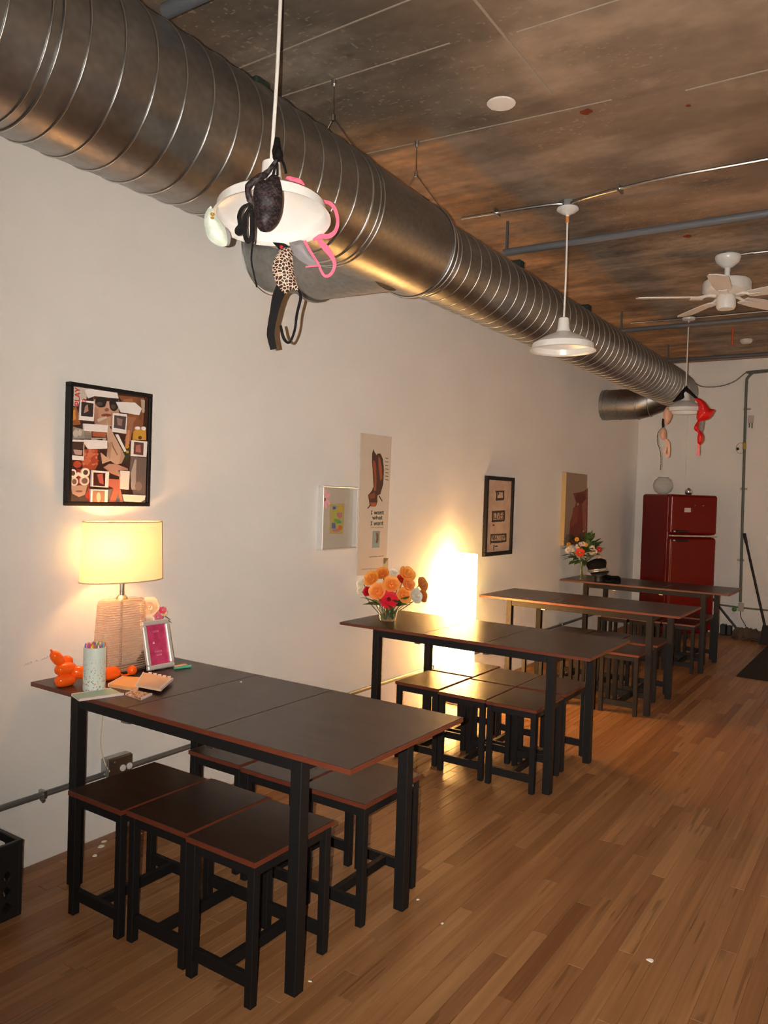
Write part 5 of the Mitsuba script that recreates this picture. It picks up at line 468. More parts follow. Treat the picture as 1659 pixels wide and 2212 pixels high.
add(t + '__lettering', walltext('PLAY', .022, xx - .0003, py0 - .0005, pz0, True, pz1 - pz0 - .014, up=True), flat((.55, .01, .025), .6))
add(t + '__lettering', walltext('O', .016, xx - .0003, 2.018, 1.884, True, up=True), flat((.55, .01, .025), .6))
t = framed('silver_picture', 'small colourful print in a wide mat and silver frame on the left wall', 3.622, 3.972, 1.200, 1.585, .009, .042, 'silver_frame', flat((.47, .42, .34), .6), .010)
paste(t, SMALLPIC, .0102)
fl = thing('paper_flower', 'pink paper flower stuck to the upper left corner of the silver picture frame', 'paper flower')
fc = np.array([.026, 3.655, 1.505])
for k, a in enumerate((80, 35, -30, -75, -110)):
    L = .06 if k != 1 else .055; u = np.array([0, math.cos(math.radians(a)), math.sin(math.radians(a))]); s = np.cross([1, 0, 0], u)
    add(fl + '__petal', loft([np.array([fc + u * d + s * w * i + [.004 * j, 0, 0] for i, j in ((-1, 0), (1, 0), (1, .4), (-1, .4))]) for d, w in ((.005, .004), (.03, .011), (.05, .010), (L, .002))]), flat((.78, .36, .42), .6))
add(fl + '__centre', xf(lathe([(0, -.006), (.010, -.004), (.012, 0), (.009, .006), (0, .008)], 14), rot([0, 1, 0], 90), fc + [.004, -.012, -.003]), flat((.20, .03, .015), .7), smooth=True)
t = thing('hot_dog_poster', 'tall unframed paper poster of a hot dog with the words I want what I want', 'poster')
m = wallpoly([(4.030, 1.928), (4.388, 1.931), (4.370, 1.012), (4.037, 1.022)], .001, .004)
add(t + '__sheet', m, flat((.60, .52, .43), .7)); xx = paste(t, POSTER, .004)
for s, (q0, q1) in zip(('I want', 'what', 'I want'), (TXTP[0:2], TXTP[2:4], TXTP[4:6])): add(t + '__lettering', walltext(s, .024, .0042, q0[0], q0[1], True, q1[0] - q0[0]), flat((.03, .04, .025), .7))
t = framed('typographic_picture', 'black framed speckled print with three dark blocks of lettering on the left wall', 5.797, 6.332, 1.060, 1.726, .032, .03, 'black_frame', 'speckled_paper', .012)
for kind, poly, c in BLOCKS: add(t + '__print_block', wallpoly(poly, .0118, .0126), flat((.05, .035, .028), .7))
add(t + '__lettering', walltext('LIVES', .052, .0124, 5.974, 1.369, True, .19), flat((.06, .04, .03), .7)); add(t + '__lettering', walltext('MATTER', .045, .0124, 5.957, 1.190, True, .25), flat((.06, .04, .03), .7))
t = framed('gilt_picture', 'gilt edged picture with a dark red abstract print, farthest on the left wall', 7.53, 8.15, 1.088, 1.828, .004, .045, 'brass_frame', flat((.30, .22, .16), .5), .044)
paste(t, REDPIC, .0442)

# ---------------------------------------------------------------- tables and stools
TY = (1.8146, 3.8596, 5.7523, 7.5478); TX0, TX1, TW = .012, 1.589, .6875
ORD = ('nearest', 'second', 'third', 'farthest')
def table_meshes():
    d = {}
    d['tabletop_leaf'] = [box(a + .0006, b - .0006, 0, TW, .733, .75, .0018) for a, b in ((TX0, .595), (.595, .998), (.998, TX1))]
    d['edge_band'] = [cat(box(TX0, TX1, -.0012, .0006, .7335, .7492), box(TX0, TX1, TW - .0006, TW + .0012, .7335, .7492), box(TX1 - .0006, TX1 + .0012, 0, TW, .7335, .7492), box(TX0 - .0012, TX0 + .0006, 0, TW, .7335, .7492))]
    lx, ly = (.25, 1.354), (.015, TW - .058)
    d['leg'] = [box(x, x + .043, y, y + .043, 0, .733, .002) for x in lx for y in ly]
    d['apron'] = [box(.293, 1.354, .018, .036, .690, .733, .0015), box(.293, 1.354, TW - .033, TW - .018, .690, .733, .0015), box(.252, .268, .058, TW - .058, .690, .733, .0015), box(1.379, 1.395, .058, TW - .058, .690, .733, .0015)]
    d['leaf_catch'] = [cat(box(.54, .575, .022, .034, .682, .690, .001), box(.98, 1.015, .022, .034, .682, .690, .001))]
    return d
TM = {k: [mikit.ply(m, {'tabletop_leaf': 'dark_veneer', 'edge_band': 'edge_band', 'leaf_catch': 'steel'}.get(k, 'black_frame')) for m in v] for k, v in table_meshes().items()}
for k, y in enumerate(TY):
    t = thing('dining_table', f'dark brown extending table with black legs, {ORD[k]} from the camera' + (', carrying the lit glass lamp', ', with the orange roses', ', with nothing on it', ', with the small mixed bouquet')[k], 'table', 'dark tables along the left wall')
    for part, ds in TM.items():
        for d in ds: copy(t + '__' + part, {**d, 'to_world': T().translate([0, y, 0])})
SW, SD, SH = .292, .385, .447
def stool_meshes():
    d = {'seat': [box(0, SW, 0, SD, SH - .017, SH, .0018)], 'edge_band': [cat(box(0, SW, -.001, .0006, SH - .0165, SH - .001), box(0, SW, SD - .0006, SD + .001, SH - .0165, SH - .001), box(SW - .0006, SW + .001, 0, SD, SH - .0165, SH - .001), box(-.001, .0006, 0, SD, SH - .0165, SH - .001))]}
    d['leg'] = [box(x, x + .028, y, y + .028, 0, SH - .017, .0015) for x in (.006, SW - .034) for y in (.006, SD - .034)]
    d['apron'] = [box(.034, SW - .034, y, y + .016, SH - .052, SH - .017, .001) for y in (.010, SD - .026)] + [box(x, x + .016, .034, SD - .034, SH - .052, SH - .017, .001) for x in (.010, SW - .026)]
    d['rail'] = [box(.034, SW - .034, y, y + .018, .056, .096, .001) for y in (.011, SD - .029)]
    d['stretcher'] = [box(SW / 2 - .012, SW / 2 + .012, .029, SD - .029, .060, .094, .001)]
    return d
SM = {k: [mikit.ply(m, {'seat': 'dark_veneer', 'edge_band': 'edge_band'}.get(k, 'black_frame')) for m in v] for k, v in stool_meshes().items()}
STK = mikit.ply(box(SW - .001, SW + .0008, SD * .80, SD * .84, SH - .030, SH - .020), flat((.6, .6, .6), .5))
COLS = ('wall end', 'middle', 'aisle end'); rg = random.Random(11)
for k, y in enumerate(TY):
    near = [(.432, y - .112), (.737, y - .098 + .0), (1.043, y - .112)] if k == 0 else [(.425, y + .010), (.738, y - .032), (1.040, y - .04)] if k == 1 else [(.43 + .306 * j, y - .085 + .02 * rg.random()) for j in range(3)]
    far = [(.43, y + .455), (.744, y + .440), (1.050, y + .443)] if k == 0 else [(.43, y + .425), (.738, y + .375), (1.036, y + .385)] if k == 1 else [(.43 + .306 * j, y + .42 + .02 * rg.random()) for j in range(3)]
    for row, pos in (('camera-side', near), ('far-side', far)):
        for j, (sx, sy) in enumerate(pos):
            t = thing('stool', f'dark wood topped black stool, {COLS[j]} of the {row} row under the {ORD[k]} table', 'stool', 'stools under the tables')
            for part, ds in SM.items():
                for d in ds: copy(t + '__' + part, {**d, 'to_world': T().translate([sx, sy, 0])})
            if (k, row, j) == (0, 'far-side', 2): copy(t + '__label_sticker', {**STK, 'to_world': T().translate([sx, sy, 0])})

# ---------------------------------------------------------------- lamps
def bulb(k, c, r, power):
    k = add(k, xf(trimesh.creation.icosphere(2, r), t=c), flat((.8, .8, .8)))
    scene[k]['emitter'] = {'type': 'area', 'radiance': rgb(WARM * power)}
def oval(ax, ay, z, n=56, p=2.0, c=(0, 0)):
    t = np.arange(n) * 2 * np.pi / n; f = lambda v: np.sign(v) * np.abs(v) ** (2 / p)
    return np.stack([c[0] + ax * f(np.cos(t)), c[1] + ay * f(np.sin(t)), t * 0 + z], 1)
LX, LY = .120, 2.155
lp = thing('table_lamp', 'lit table lamp with oval cream shade and ribbed glass base on the nearest table', 'table lamp')
add(lp + '__shade', loft([oval(.104 - d, .197 - d, 1.142, c=(LX, LY)) if z < 1 else oval(.100 - d, .187 - d, 1.392, c=(LX, LY)) for z, d in ((0, 0), (2, 0), (2, .0015), (0, .0015))], close=True), 'lamp_fabric', smooth=40, emitter={'type': 'area', 'radiance': rgb(GLOW_TABLE)})
for z, a, b in ((1.1425, .104, .197), (1.3915, .100, .187)):
    o = oval(a + .0008, b + .0008, z, c=(LX, LY)); add(lp + '__shade_rim', tube(np.vstack([o, o[:1]]), .0022, 6), flat((.62, .45, .28), .6))
rings = []
for k in range(61):
    s = k / 60; z = .762 + .30 * s; w = np.interp(s, [0, .93, .985, 1], [1, 1, .96, .86]); rib = 0.0
    rings.append(oval((.055 - .008 * s) * w + rib, (.123 - .020 * s) * w + rib, z, 48, 4.0, (LX, LY)))
add(lp + '__glass_base', loft(rings), 'lamp_glass', smooth=40)
for k in range(1, 29):
    s = k / 30; o = oval(.0556 - .008 * s, .1236 - .020 * s, .762 + .30 * s, 40, 4.0, (LX, LY))
    add(lp + '__glass_rib', tube(np.vstack([o, o[:1]]), .0010, 5), flat((.68, .42, .28), .3, .5))
add(lp + '__foot', loft([oval(.05, .117, .750, 40, 4, (LX, LY)), oval(.054, .122, .754, 40, 4, (LX, LY)), oval(.054, .122, .762, 40, 4, (LX, LY))]), flat((.05, .03, .02), .4))
add(lp + '__stem', cat(tube([(LX, LY, .775), (LX, LY, 1.062)], .0045, 10), tube([(LX, LY, 1.062), (LX, LY, 1.25)], .010, 14)), 'steel', smooth=40)
add(lp + '__neck_collar', lathe([(0, 1.078), (.014, 1.078), (.022, 1.070), (.026, 1.062), (0, 1.061)], 24, (LX, LY, 0)), 'steel', smooth=30)
add(lp + '__bulb_socket', lathe([(0, 1.215), (.018, 1.215), (.018, 1.255), (0, 1.256)], 18, (LX, LY, 0)), 'white_plastic')
bulb(lp + '__bulb', (LX, LY - .075, 1.285), .026, BULB_TABLE)
add(lp + '__shade_spider', cat(tube([(LX, LY - .186, 1.385), (LX, LY + .186, 1.385)], .002, 6), tube([(LX - .098, LY, 1.385), (LX + .098, LY, 1.385)], .002, 6), tube([(LX, LY, 1.25), (LX + .03, LY, 1.30), (LX, LY, 1.385)], .0018, 6, 4)), 'steel')
add(lp + '__power_cord', tube([(LX - .05, LY - .02, .768), (.02, LY - .01, .758), (.004, LY, .74), (.006, LY + .004, .55), (.008, LY - .004, .42), (.03, LY, .345), (.056, LY + .01, .30)], .0028, 6, 6), flat((.6, .5, .34), .5), smooth=True)

def floor_lamp(cx, cy, label, power, glow, zb=.55):
    t = thing('floor_lamp', label, 'floor lamp'); r = .110
    o = [oval(q, q, z, 48, 2, (cx, cy)) for q, z in ((r, .045), (r, .40), (r, .75), (r, 1.118), (r - .0015, 1.118), (r - .0015, .75), (r - .0015, .40), (r - .0015, .045))]
    add(t + '__shade', loft(o, close=True), 'lamp_paper', smooth=40, emitter={'type': 'area', 'radiance': rgb(glow)})
    for z in (.045, 1.118): q = oval(r + .0006, r + .0006, z, 48, 2, (cx, cy)); add(t + '__shade_ring', tube(np.vstack([q, q[:1]]), .002, 6), flat((.5, .38, .2), .5))
    add(t + '__base', lathe([(0, 0), (.10, 0), (.103, .006), (.10, .02), (.012, .03), (0, .03)], 36, (cx, cy, 0)), 'dull_steel', smooth=30)
    add(t + '__pole', tube([(cx, cy, .03), (cx, cy, zb - .06)], .009, 10), 'steel'); add(t + '__spider', cat(tube([(cx - r, cy, 1.09), (cx + r, cy, 1.09)], .0018, 6), tube([(cx, cy - r, 1.09), (cx, cy + r, 1.09)], .0018, 6), tube([(cx, cy, 1.08), (cx, cy, 1.10)], .006, 8), tube([(cx, cy, zb - .06), (cx + .04, cy, zb), (cx + .04, cy, 1.0), (cx, cy, 1.09)], .0016, 6, 4)), 'steel')
    bulb(t + '__bulb', (cx, cy, zb), .035, power)
    return t
floor_lamp(.135, 5.215, 'glowing white cylinder floor lamp standing against the left wall behind the second table', BULB_FLOOR, GLOW_FLOOR)
floor_lamp(4.3, 7.2, 'added cylinder floor lamp, out of view in the right half of the room, lighting the far end', BULB_ADDED, GLOW_ADDED)  # unseen lamp, added on the right to warm and brighten the far end

# ---------------------------------------------------------------- things on the nearest table
Z = .7502
bd = thing('balloon_dog', 'orange twisted balloon animal lying beside the glass lamp base', 'balloon')
def sausage(p0, p1, r, tip=0): 
    p0, p1 = np.array(p0), np.array(p1); L = np.linalg.norm(p1 - p0); s = np.linspace(0, 1, 13)
    rr = r * np.sqrt(np.clip(1 - np.abs(2 * s - 1) ** 3.0, .0, 1)) + .002
    return tube([p0 + (p1 - p0) * a for a in s], rr, 18)
for p0, p1, r in (((.150, 1.812, .888), (.150, 1.858, .833), .019), ((.125, 1.880, .815), (.110, 1.915, .848), .021), ((.165, 1.818, .818), (.160, 1.908, .815), .0225), ((.170, 1.815, .7745), (.165, 1.908, .773), .024), ((.165, 1.880, .806), (.200, 1.985, .780), .0235), ((.205, 1.985, .776), (.215, 2.082, .776), .0255)):
    add(bd + '__segment', sausage(p0, p1, r), 'balloon', smooth=True)
add(bd + '__nose_tip', tube([(.150, 1.813, .887), (.150, 1.806, .899)], [.005, .003], 8), 'balloon', smooth=True)
add(bd + '__tail', tube([(.215, 2.076, .770), (.215, 2.10, .757), (.215, 2.13, .758)], .0045, 10, 3), 'balloon', smooth=True)
add(bd + '__tail_tip', xf(trimesh.creation.icosphere(3, .0205), t=(.213, 2.143, .7715)), 'balloon', smooth=True)
pt = thing('pencil_tin', 'speckled mint cylinder tin full of coloured pencils on the nearest table', 'pencil tin'); TXc, TYc = .299, 1.897
add(pt + '__tin', lathe([(0, Z), (.040, Z), (.042, Z + .003), (.042, .916), (.040, .918), (.038, .918), (.038, Z + .01), (0, Z + .01)], 44, (TXc, TYc, 0)), 'tin_print', smooth=35)
rg = random.Random(3); PC = [(.75, .08, .05), (.8, .45, .05), (.1, .3, .12), (.05, .12, .4), (.75, .2, .3), (.45, .06, .3), (.8, .7, .1), (.7, .12, .1), (.85, .5, .45), (.3, .12, .05), (.1, .4, .5)]
PN = ('red', 'orange', 'dark green', 'dark blue', 'pink', 'purple', 'yellow', 'scarlet', 'peach', 'brown', 'teal')
k = 0
for ri, n in ((.034, 17), (.024, 12), (.013, 7), (.0, 1)):
    for j in range(n):
        a = j * 2 * math.pi / n + ri * 90; x, y = TXc + ri * math.cos(a), TYc + ri * math.sin(a); h = .920 + .010 * rg.random() + (.012 if k == 5 else 0)
        m = cat(tube([(x, y, .80), (x, y, h)], .0036, 6), lathe([(.0036, h), (.0012, h + .006), (0, h + .0075)], 6, (x, y, 0)))
        solo('coloured_pencil', m, flat(PC[k % len(PC)], .4, .5), PN[k % len(PN)] + ' pencil standing point up in the mint tin', 'pencil', 'coloured pencils in the mint tin'); k += 1
# sign frame, leaning back
fr = thing('sign_frame', 'small silver photo frame holding a magenta card on the nearest table', 'photo frame')
b0, b1 = np.array([.216, 2.224, Z]), np.array([.222, 2.364, Z]); ux = (b1 - b0) / np.linalg.norm(b1 - b0); nrm = np.cross(ux, [0, 0, 1]); nrm /= np.linalg.norm(nrm)
lean = math.radians(15); uz = np.array([0, 0, 1]) * math.cos(lean) - nrm * math.sin(lean); un = np.cross(ux, uz); FW, FH = .141, .212
def fr3(m):
    v, f = cat(m); return b0 + [0, 0, .004] + v[:, :1] * ux + v[:, 1:2] * uz + v[:, 2:] * un, f
for m in (box(0, FW, 0, .020, -.012, .008, .004), box(0, FW, FH - .020, FH, -.012, .008, .004), box(0, .020, .02, FH - .02, -.012, .008, .004), box(FW - .020, FW, .02, FH - .02, -.012, .008, .004)): add(fr + '__frame_bar', fr3(m), 'silver_frame')
add(fr + '__backing', fr3(box(.005, FW - .005, .005, FH - .005, -.014, -.008)), 'black_cloth')
cdk = add(fr + '__card', fr3(box(.019, FW - .019, .019, FH - .019, -.008, -.003)), 'magenta_card')
for (u, v, w) in ((.052, .160, .036), (.050, .073, .042), (.058, .058, .030), (.047, .112, .010)):
    add(cdk + '__script', fr3(cat(*[tube([(u + w * j / 5, v, -.0028), (u + w * (j + .3) / 5, v + .008, -.0028), (u + w * (j + .6) / 5, v - .002, -.0028)], .0007, 4) for j in range(5)])), flat((.62, .32, .38), .5))
add(fr + '__easel_leg', cat(loft([np.array([b0 + ux * a + uz * .15 - un * .014 for a in (.05, .09)] + [b0 + ux * a + uz * .15 - un * .017 for a in (.09, .05)]), np.array([b0 + ux * a + [-.12, 0, 0] + [0, 0, .001] for a in (.03, .11)] + [b0 + ux * a + [-.123, 0, 0] + [0, 0, .001] for a in (.11, .03)])])), 'black_cloth')
solo('velvet_pouch', xf(lathe([(0, 0), (.03, .0), (.038, .012), (.034, .035), (.018, .055), (.012, .062), (.016, .072), (0, .074)], 24), t=(.138, 2.268, Z)), 'black_cloth', 'small black pouch between the glass lamp and the silver photo frame', 'pouch', smooth=True)
def pack(name, quad, z0, z1, card, label, cat_='card pack', extra=None):
    t = thing(name, label, cat_); q = np.array(quad); c = q.mean(0)
    add(t + '__card_block', prism(c + (q - c) * .96, z0, z1 - .001), card)
    add(t + '__sleeve', cat(prism(quad, z0 - .0002, z0 + .0006), prism([q[0], q[1], q[1] + (c - q[1]) * .10, q[0] + (c - q[0]) * .10], z0, z1 + .0006), prism([q[2], q[3], q[3] + (c - q[3]) * .16, q[2] + (c - q[2]) * .16], z0, z1 + .0006)), flat((.66, .55, .52), .35, .5))
    return t
pa = pack('orange_card_pack', [(.2982, 1.9608), (.2317, 2.0828), (.3029, 2.1206), (.4482, 1.9854)], Z, .762, flat((.74, .37, .15), .6), 'orange faced pack of paper cards lying between the tin and the frame')
pb = pack('tan_card_pack', [(.4181, 1.9973), (.2695, 2.1549), (.4444, 2.1648), (.547, 2.0126)], .7632, .772, flat((.62, .40, .26), .6), 'tan faced pack of cards leaning on the orange pack')
add(pb + '__paper_edge', cat(*[prism([(.30 + .028 * j, 2.157 + .001 * j), (.312 + .028 * j, 2.166 + .001 * j), (.33 + .028 * j, 2.150)], .7632, .775) for j in range(5)]), flat((.75, .62, .58), .5))
pd_ = pack('mint_card_pack', [(.3122, 1.7890), (.3458, 1.9403), (.4484, 1.9199), (.4008, 1.7600)], Z, .758, flat((.40, .50, .36), .6), 'pale mint pack overhanging the table corner in front of the tin')
gp = pack('glitter_packet', [(.4504, 1.9250), (.4294, 1.9836), (.527, 1.9890), (.5559, 1.9130)], Z, .757, 'glitter', 'glittery confetti packet at the front of the paper packs', 'packet')
pk = thing('felt_pen', 'green pen with orange top lying beside the silver photo frame', 'pen')
add(pk + '__barrel', tube([(.262, 2.330, Z + .0065), (.283, 2.405, Z + .0065)], .0065, 12), flat((.10, .42, .28), .4), smooth=40); add(pk + '__clip', box(.258, .276, 2.33, 2.39, Z + .0125, Z + .0165, .001), flat((.7, .35, .15), .5))

# flowers
def petal(r, h, a0, da, tilt, curl, n=5, m=5):
    u = np.linspace(-1, 1, n); w = np.linspace(0, 1, m); V = []
    for j in w:
        for i in u:
            wid = math.sin(min(1, j * 1.35 + .12) * math.pi * .55) * (1 - .25 * j ** 4); a = a0 + i * da * wid; rad = r * (.25 + .75 * math.sin(j * math.pi * .5) * tilt) + curl * r * max(0, j - .7) * 1.8 - .1 * r * i * i
            V.append((rad * math.cos(a), rad * math.sin(a), h * j - .22 * curl * h * max(0, j - .75) * 4 - .06 * h * i * i))
    f = [(a, a + 1, a + n + 1, a + n) for b in range(m - 1) for a in range(b * n, b * n + n - 1)]
    V = np.array(V); F = np.array(f); F = np.vstack([F[:, [0, 1, 2]], F[:, [0, 2, 3]]])
    return V, F
def rose_mesh(r, seed, rings=((3, .28, .1), (4, .5, .15), (5, .75, .3), (6, 1.0, .5))):
    g = random.Random(seed); ms = []
    for k, (n, q, c) in enumerate(rings):
        for j in range(n):
            ms.append(petal(r * q, r * (1.25 - .16 * k), j * 2 * math.pi / n + k * .7 + g.uniform(-.15, .15), math.pi / n * 1.45, 1.0, c + g.uniform(-.05, .1)))
    ms.append(lathe([(0, -.05 * r), (.3 * r, .02 * r), (.35 * r, .3 * r), (0, .5 * r)], 10))
    return cat(ms)
def daisy_mesh(r, seed, n=16, layers=3):
    ms = [xf(petal(r * (1 - .22 * L), r * .25, j * 2 * math.pi / n + L * .2, math.pi / n * 1.1, 1.3, .25, 3, 4), t=(0, 0, L * r * .10)) for L in range(layers) for j in range(n)]
    return cat(ms)
def face(m, d):
    d = np.array(d, float); d /= np.linalg.norm(d); a = np.cross(d, [0, 0, 1]); a = a / np.linalg.norm(a) if np.linalg.norm(a) > 1e-6 else np.array([1, 0, 0]); b = np.cross(d, a)
    return xf(m, np.stack([a, b, d], 1))
def flower(kind, c, r, d, root, mat, label, group=None, seed=0, centre=None, name=None):
    c, d = np.array(c, float), np.array(d, float); d /= np.linalg.norm(d)
    t = thing(name or ('rose' if kind == 'rose' else 'blossom'), label, 'flower', group)
    m = rose_mesh(r, seed) if kind == 'rose' else daisy_mesh(r, seed) if kind == 'gerbera' else daisy_mesh(r, seed, 7, 2)
    bl = add(t + '__bloom', xf(face(m, d), t=c), mat, smooth=40)
    if centre: add(bl + '__centre', xf(face(lathe([(0, .18 * r), (.30 * r, .20 * r), (.26 * r, .36 * r), (0, .40 * r)], 14), d), t=c), flat(centre, .8), smooth=True)
    back = c - d * r * .3
    add(t + '__stem', tube([back, back - d * r * 1.0 + [0, 0, -r * .6], (np.array(root) + back) / 2 + [0, 0, -.01], root], .0025, 6, 4), 'stem_green', smooth=True)
    if kind == 'rose': add(t + '__sepal', xf(face(lathe([(0, -.32 * r), (.16 * r, -.25 * r), (.36 * r, -.02 * r), (.30 * r, .0), (0, -.02 * r)], 8), d), t=c), 'leaf_green', smooth=True)
def foliage(host, pts, mat='leaf_green'):
    for c, u, L, w in pts:
        c, u = np.array(c, float), np.array(u, float); u /= np.linalg.norm(u); s = np.cross(u, [.3, .2, .93]); s /= np.linalg.norm(s); nn = np.cross(s, u)
        add(host + '__leaf', loft([np.array([c + u * L * d + s * w * b * i - nn * L * .25 * d * d + nn * .0006 * j for i, j in ((-1, 0), (0, -1.5), (1, 0), (0, 1))]) for d, b in ((0, .08), (.25, .8), (.55, 1), (.8, .6), (1, .05))]), mat, smooth=40)
# bouquet behind the lamp
jar = thing('bud_vase', 'small clear vase of pink and cream flowers behind the silver photo frame', 'vase')
JX, JY = .085, 2.385
add(jar + '__glass', lathe([(0, Z), (.030, Z), (.034, Z + .03), (.030, Z + .10), (.034, Z + .14)], 28, (JX, JY, 0)), 'clear_sheet', smooth=40)
A0 = np.array([.75, .66, 0]); N0 = np.array([.66, -.75, 0]); o = np.array([.085, 2.352, .985]); root = (JX, JY, Z + .02); S = .000178
for k, (kd, cx, cz, r, dep, c, lab) in enumerate((('rose', 540, 330, .036, .0, (.84, .66, .46), 'cream rose, topmost in the small vase behind the photo frame'), ('rose', 530, 690, .026, .02, (.84, .70, .55), 'lower cream rose half hidden by the photo frame'),
      *[('small', a, b, .013, .015, c, 'small pink blossom in the vase behind the photo frame') for a, b, c in ((740, 430, (.72, .16, .22)), (680, 520, (.74, .30, .34)), (770, 560, (.50, .08, .22)), (800, 650, (.55, .06, .20)), (850, 370, (.62, .07, .14)), (440, 570, (.62, .08, .10)), (640, 640, (.78, .42, .38)), (720, 620, (.55, .12, .28)))], ('small', 880, 440, .012, .01, (.80, .60, .30), 'tiny yellow blossom at the right of the small vase'))):
    P = o + A0 * (cx - 600) * S + [0, 0, (400 - cz) * S] + N0 * dep
    flower('rose' if kd == 'rose' else 'small', P, r, N0 + [0, 0, .45] + A0 * (cx - 600) / 700, root, flat(c, .6), lab, 'pink blossoms in the small vase' if 'small pink' in lab else None, k, None if kd == 'rose' else (.6, .4, .1), 'cream_rose' if kd == 'rose' else 'blossom')
foliage(jar, [(o + A0 * a * S + [0, 0, b * S], A0 * s + [0, 0, -.3], .035, .009) for a, b, s in ((260, -120, 1), (300, -200, 1), (150, -260, .6))])

# roses on the second table
V2 = np.array([.207, 4.10, Z]); A2 = np.array([.836, .548, 0]); N2 = np.array([.548, -.836, 0]); S = .000297
vs = thing('rose_vase', 'low clear glass vase full of stems on the second table', 'vase')
add(vs + '__glass', lathe([(0, .002), (.046, .002), (.050, .008), (.060, .06), (.066, .115)], 36, V2), 'clear_sheet', smooth=40)
add(vs + '__water', lathe([(0, .006), (.045, .006), (.050, .03), (.0535, .055), (0, .056)], 28, V2), 'clear_sheet', smooth=40)
ROSES = [('rose', 790, 430, .044, .05, (.85, .33, .07), 'peach orange rose in the middle of the bouquet above the red bloom'), ('rose', 530, 575, .046, .05, (.86, .34, .08), 'peach orange rose left of the red bloom'), ('rose', 1040, 630, .042, .045, (.86, .35, .07), 'peach orange rose right of the red bloom'),
         ('rose', 400, 340, .042, .0, (.80, .32, .05), 'amber rose at the upper left of the bouquet'), ('rose', 600, 240, .038, -.03, (.75, .25, .04), 'deep orange rose at the top left of the bouquet'), ('rose', 1090, 230, .044, -.02, (.85, .36, .07), 'orange rose at the top right of the bouquet'), ('rose', 1120, 420, .036, .02, (.80, .28, .07), 'orange rose below the top right one'),
         ('rose', 1400, 420, .038, -.02, (.60, .22, .05), 'rust orange rose at the far right'), ('rose', 1420, 660, .034, -.03, (.55, .18, .04), 'rust orange rose low at the far right'),
         ('gerbera', 750, 700, .045, .085, (.62, .006, .02), 'bright red daisy bloom with dark centre at the front of the bouquet'), ('rose', 320, 580, .026, .02, (.50, .008, .02), 'small red rose at the left of the bouquet'), ('rose', 985, 320, .026, .0, (.50, .03, .015), 'small dark red bloom among the orange roses'),
         ('rose', 180, 430, .030, -.02, (.80, .74, .60), 'white rose at the far left'), ('rose', 150, 580, .020, .0, (.80, .74, .58), 'small white bud at the lower left'), ('rose', 1270, 640, .040, .03, (.72, .68, .58), 'large white rose at the right'), ('rose', 830, 215, .026, -.04, (.76, .70, .58), 'white rose peeping out at the top')]
for k, (kd, cx, cz, r, dep, c, lab) in enumerate(ROSES):
    P = V2 + A2 * (cx - 740) * S + [0, 0, (1195 - cz) * S] + N2 * dep
    flower(kd, P, r, N2 * .9 + [0, 0, .35 + (600 - cz) / 900] + A2 * (cx - 760) / 620, V2 + A2 * (.03 * math.cos(k * 2.1)) + N2 * .03 * math.sin(k * 2.1) + [0, 0, .012], flat(c, .55), lab, None, k, (.10, .005, .01) if kd == 'gerbera' else None, 'red_daisy' if kd == 'gerbera' else 'rose')
foliage(vs, [(V2 + A2 * .05 * math.cos(a) + N2 * .05 * math.sin(a) + [0, 0, .10], A2 * math.cos(a) + N2 * math.sin(a) + [0, 0, .3 + .9 * ((k * 7) % 5) / 5], .09 + .02 * (k % 3), .026) for k, a in enumerate(np.arange(22) * .286)])
foliage(vs, [(V2 + A2 * .025 * math.cos(a) + N2 * .025 * math.sin(a) + [0, 0, .03], A2 * math.cos(a) * .4 + N2 * math.sin(a) * .4 + [0, 0, 1], .07, .012) for a in np.arange(8) * .785])

# farthest table: bouquet and cap
V4 = np.array([.200, 7.640, Z]); A4 = np.array([.943, .332, 0]); N4 = np.array([.332, -.943, 0]); S = .000607
vs = thing('tall_vase', 'tall clear vase with a leafy mixed bouquet on the farthest table', 'vase')
add(vs + '__glass', lathe([(0, .002), (.042, .002), (.045, .01), (.045, .19)], 32, V4), 'clear_sheet', smooth=40)
add(vs + '__stem_bundle', cat(*[tube([V4 + [.02 * math.cos(a), .02 * math.sin(a), .01], V4 + [-.02 * math.cos(a), -.02 * math.sin(a), .2]], .004, 6) for a in np.arange(9) * .7]), 'stem_green')
for k, (cx, cz, r, c, nm) in enumerate(((455, 1465, .021, (.75, .5, .42), 'p'), (490, 1430, .019, (.72, .45, .42), 'p'), (530, 1420, .019, (.75, .5, .42), 'p'), (680, 1480, .020, (.75, .56, .4), 'p'), (722, 1540, .022, (.75, .56, .4), 'p'), (670, 1558, .019, (.72, .5, .38), 'p'), (295, 1535, .024, (.70, .58, .45), 'p'), (325, 1485, .018, (.7, .6, .48), 'p'), (375, 1530, .015, (.72, .55, .45), 'p'), (800, 1645, .016, (.6, .3, .25), 'p'), (745, 1720, .016, (.6, .4, .38), 'p'),
      (430, 1350, .018, (.75, .30, .02), 'orange blossom at the top left of the leafy bouquet'), (303, 1440, .018, (.72, .30, .02), 'orange blossom at the left side of the leafy bouquet'), (575, 1432, .017, (.72, .28, .02), 'orange blossom at the top middle of the leafy bouquet'), (490, 1560, .036, (.75, .06, .01), 'large orange red blossom in the middle of the leafy bouquet'), (790, 1500, .022, (.50, .02, .03), 'red blossom at the right of the leafy bouquet'))):
    P = V4 + A4 * (cx - 525) * S + [0, 0, (2020 - cz) * S] + N4 * (.05 if r > .03 else .03)
    flower('small', P, r, N4 + [0, 0, .3] + A4 * (cx - 525) / 500, V4 + [0, 0, .15], flat(c, .6), 'small pale pink blossom in the leafy bouquet on the farthest table' if nm == 'p' else nm, 'pale blossoms in the leafy bouquet' if nm == 'p' else None, k, (.5, .35, .1), 'small_blossom')
rg = random.Random(9); L = []
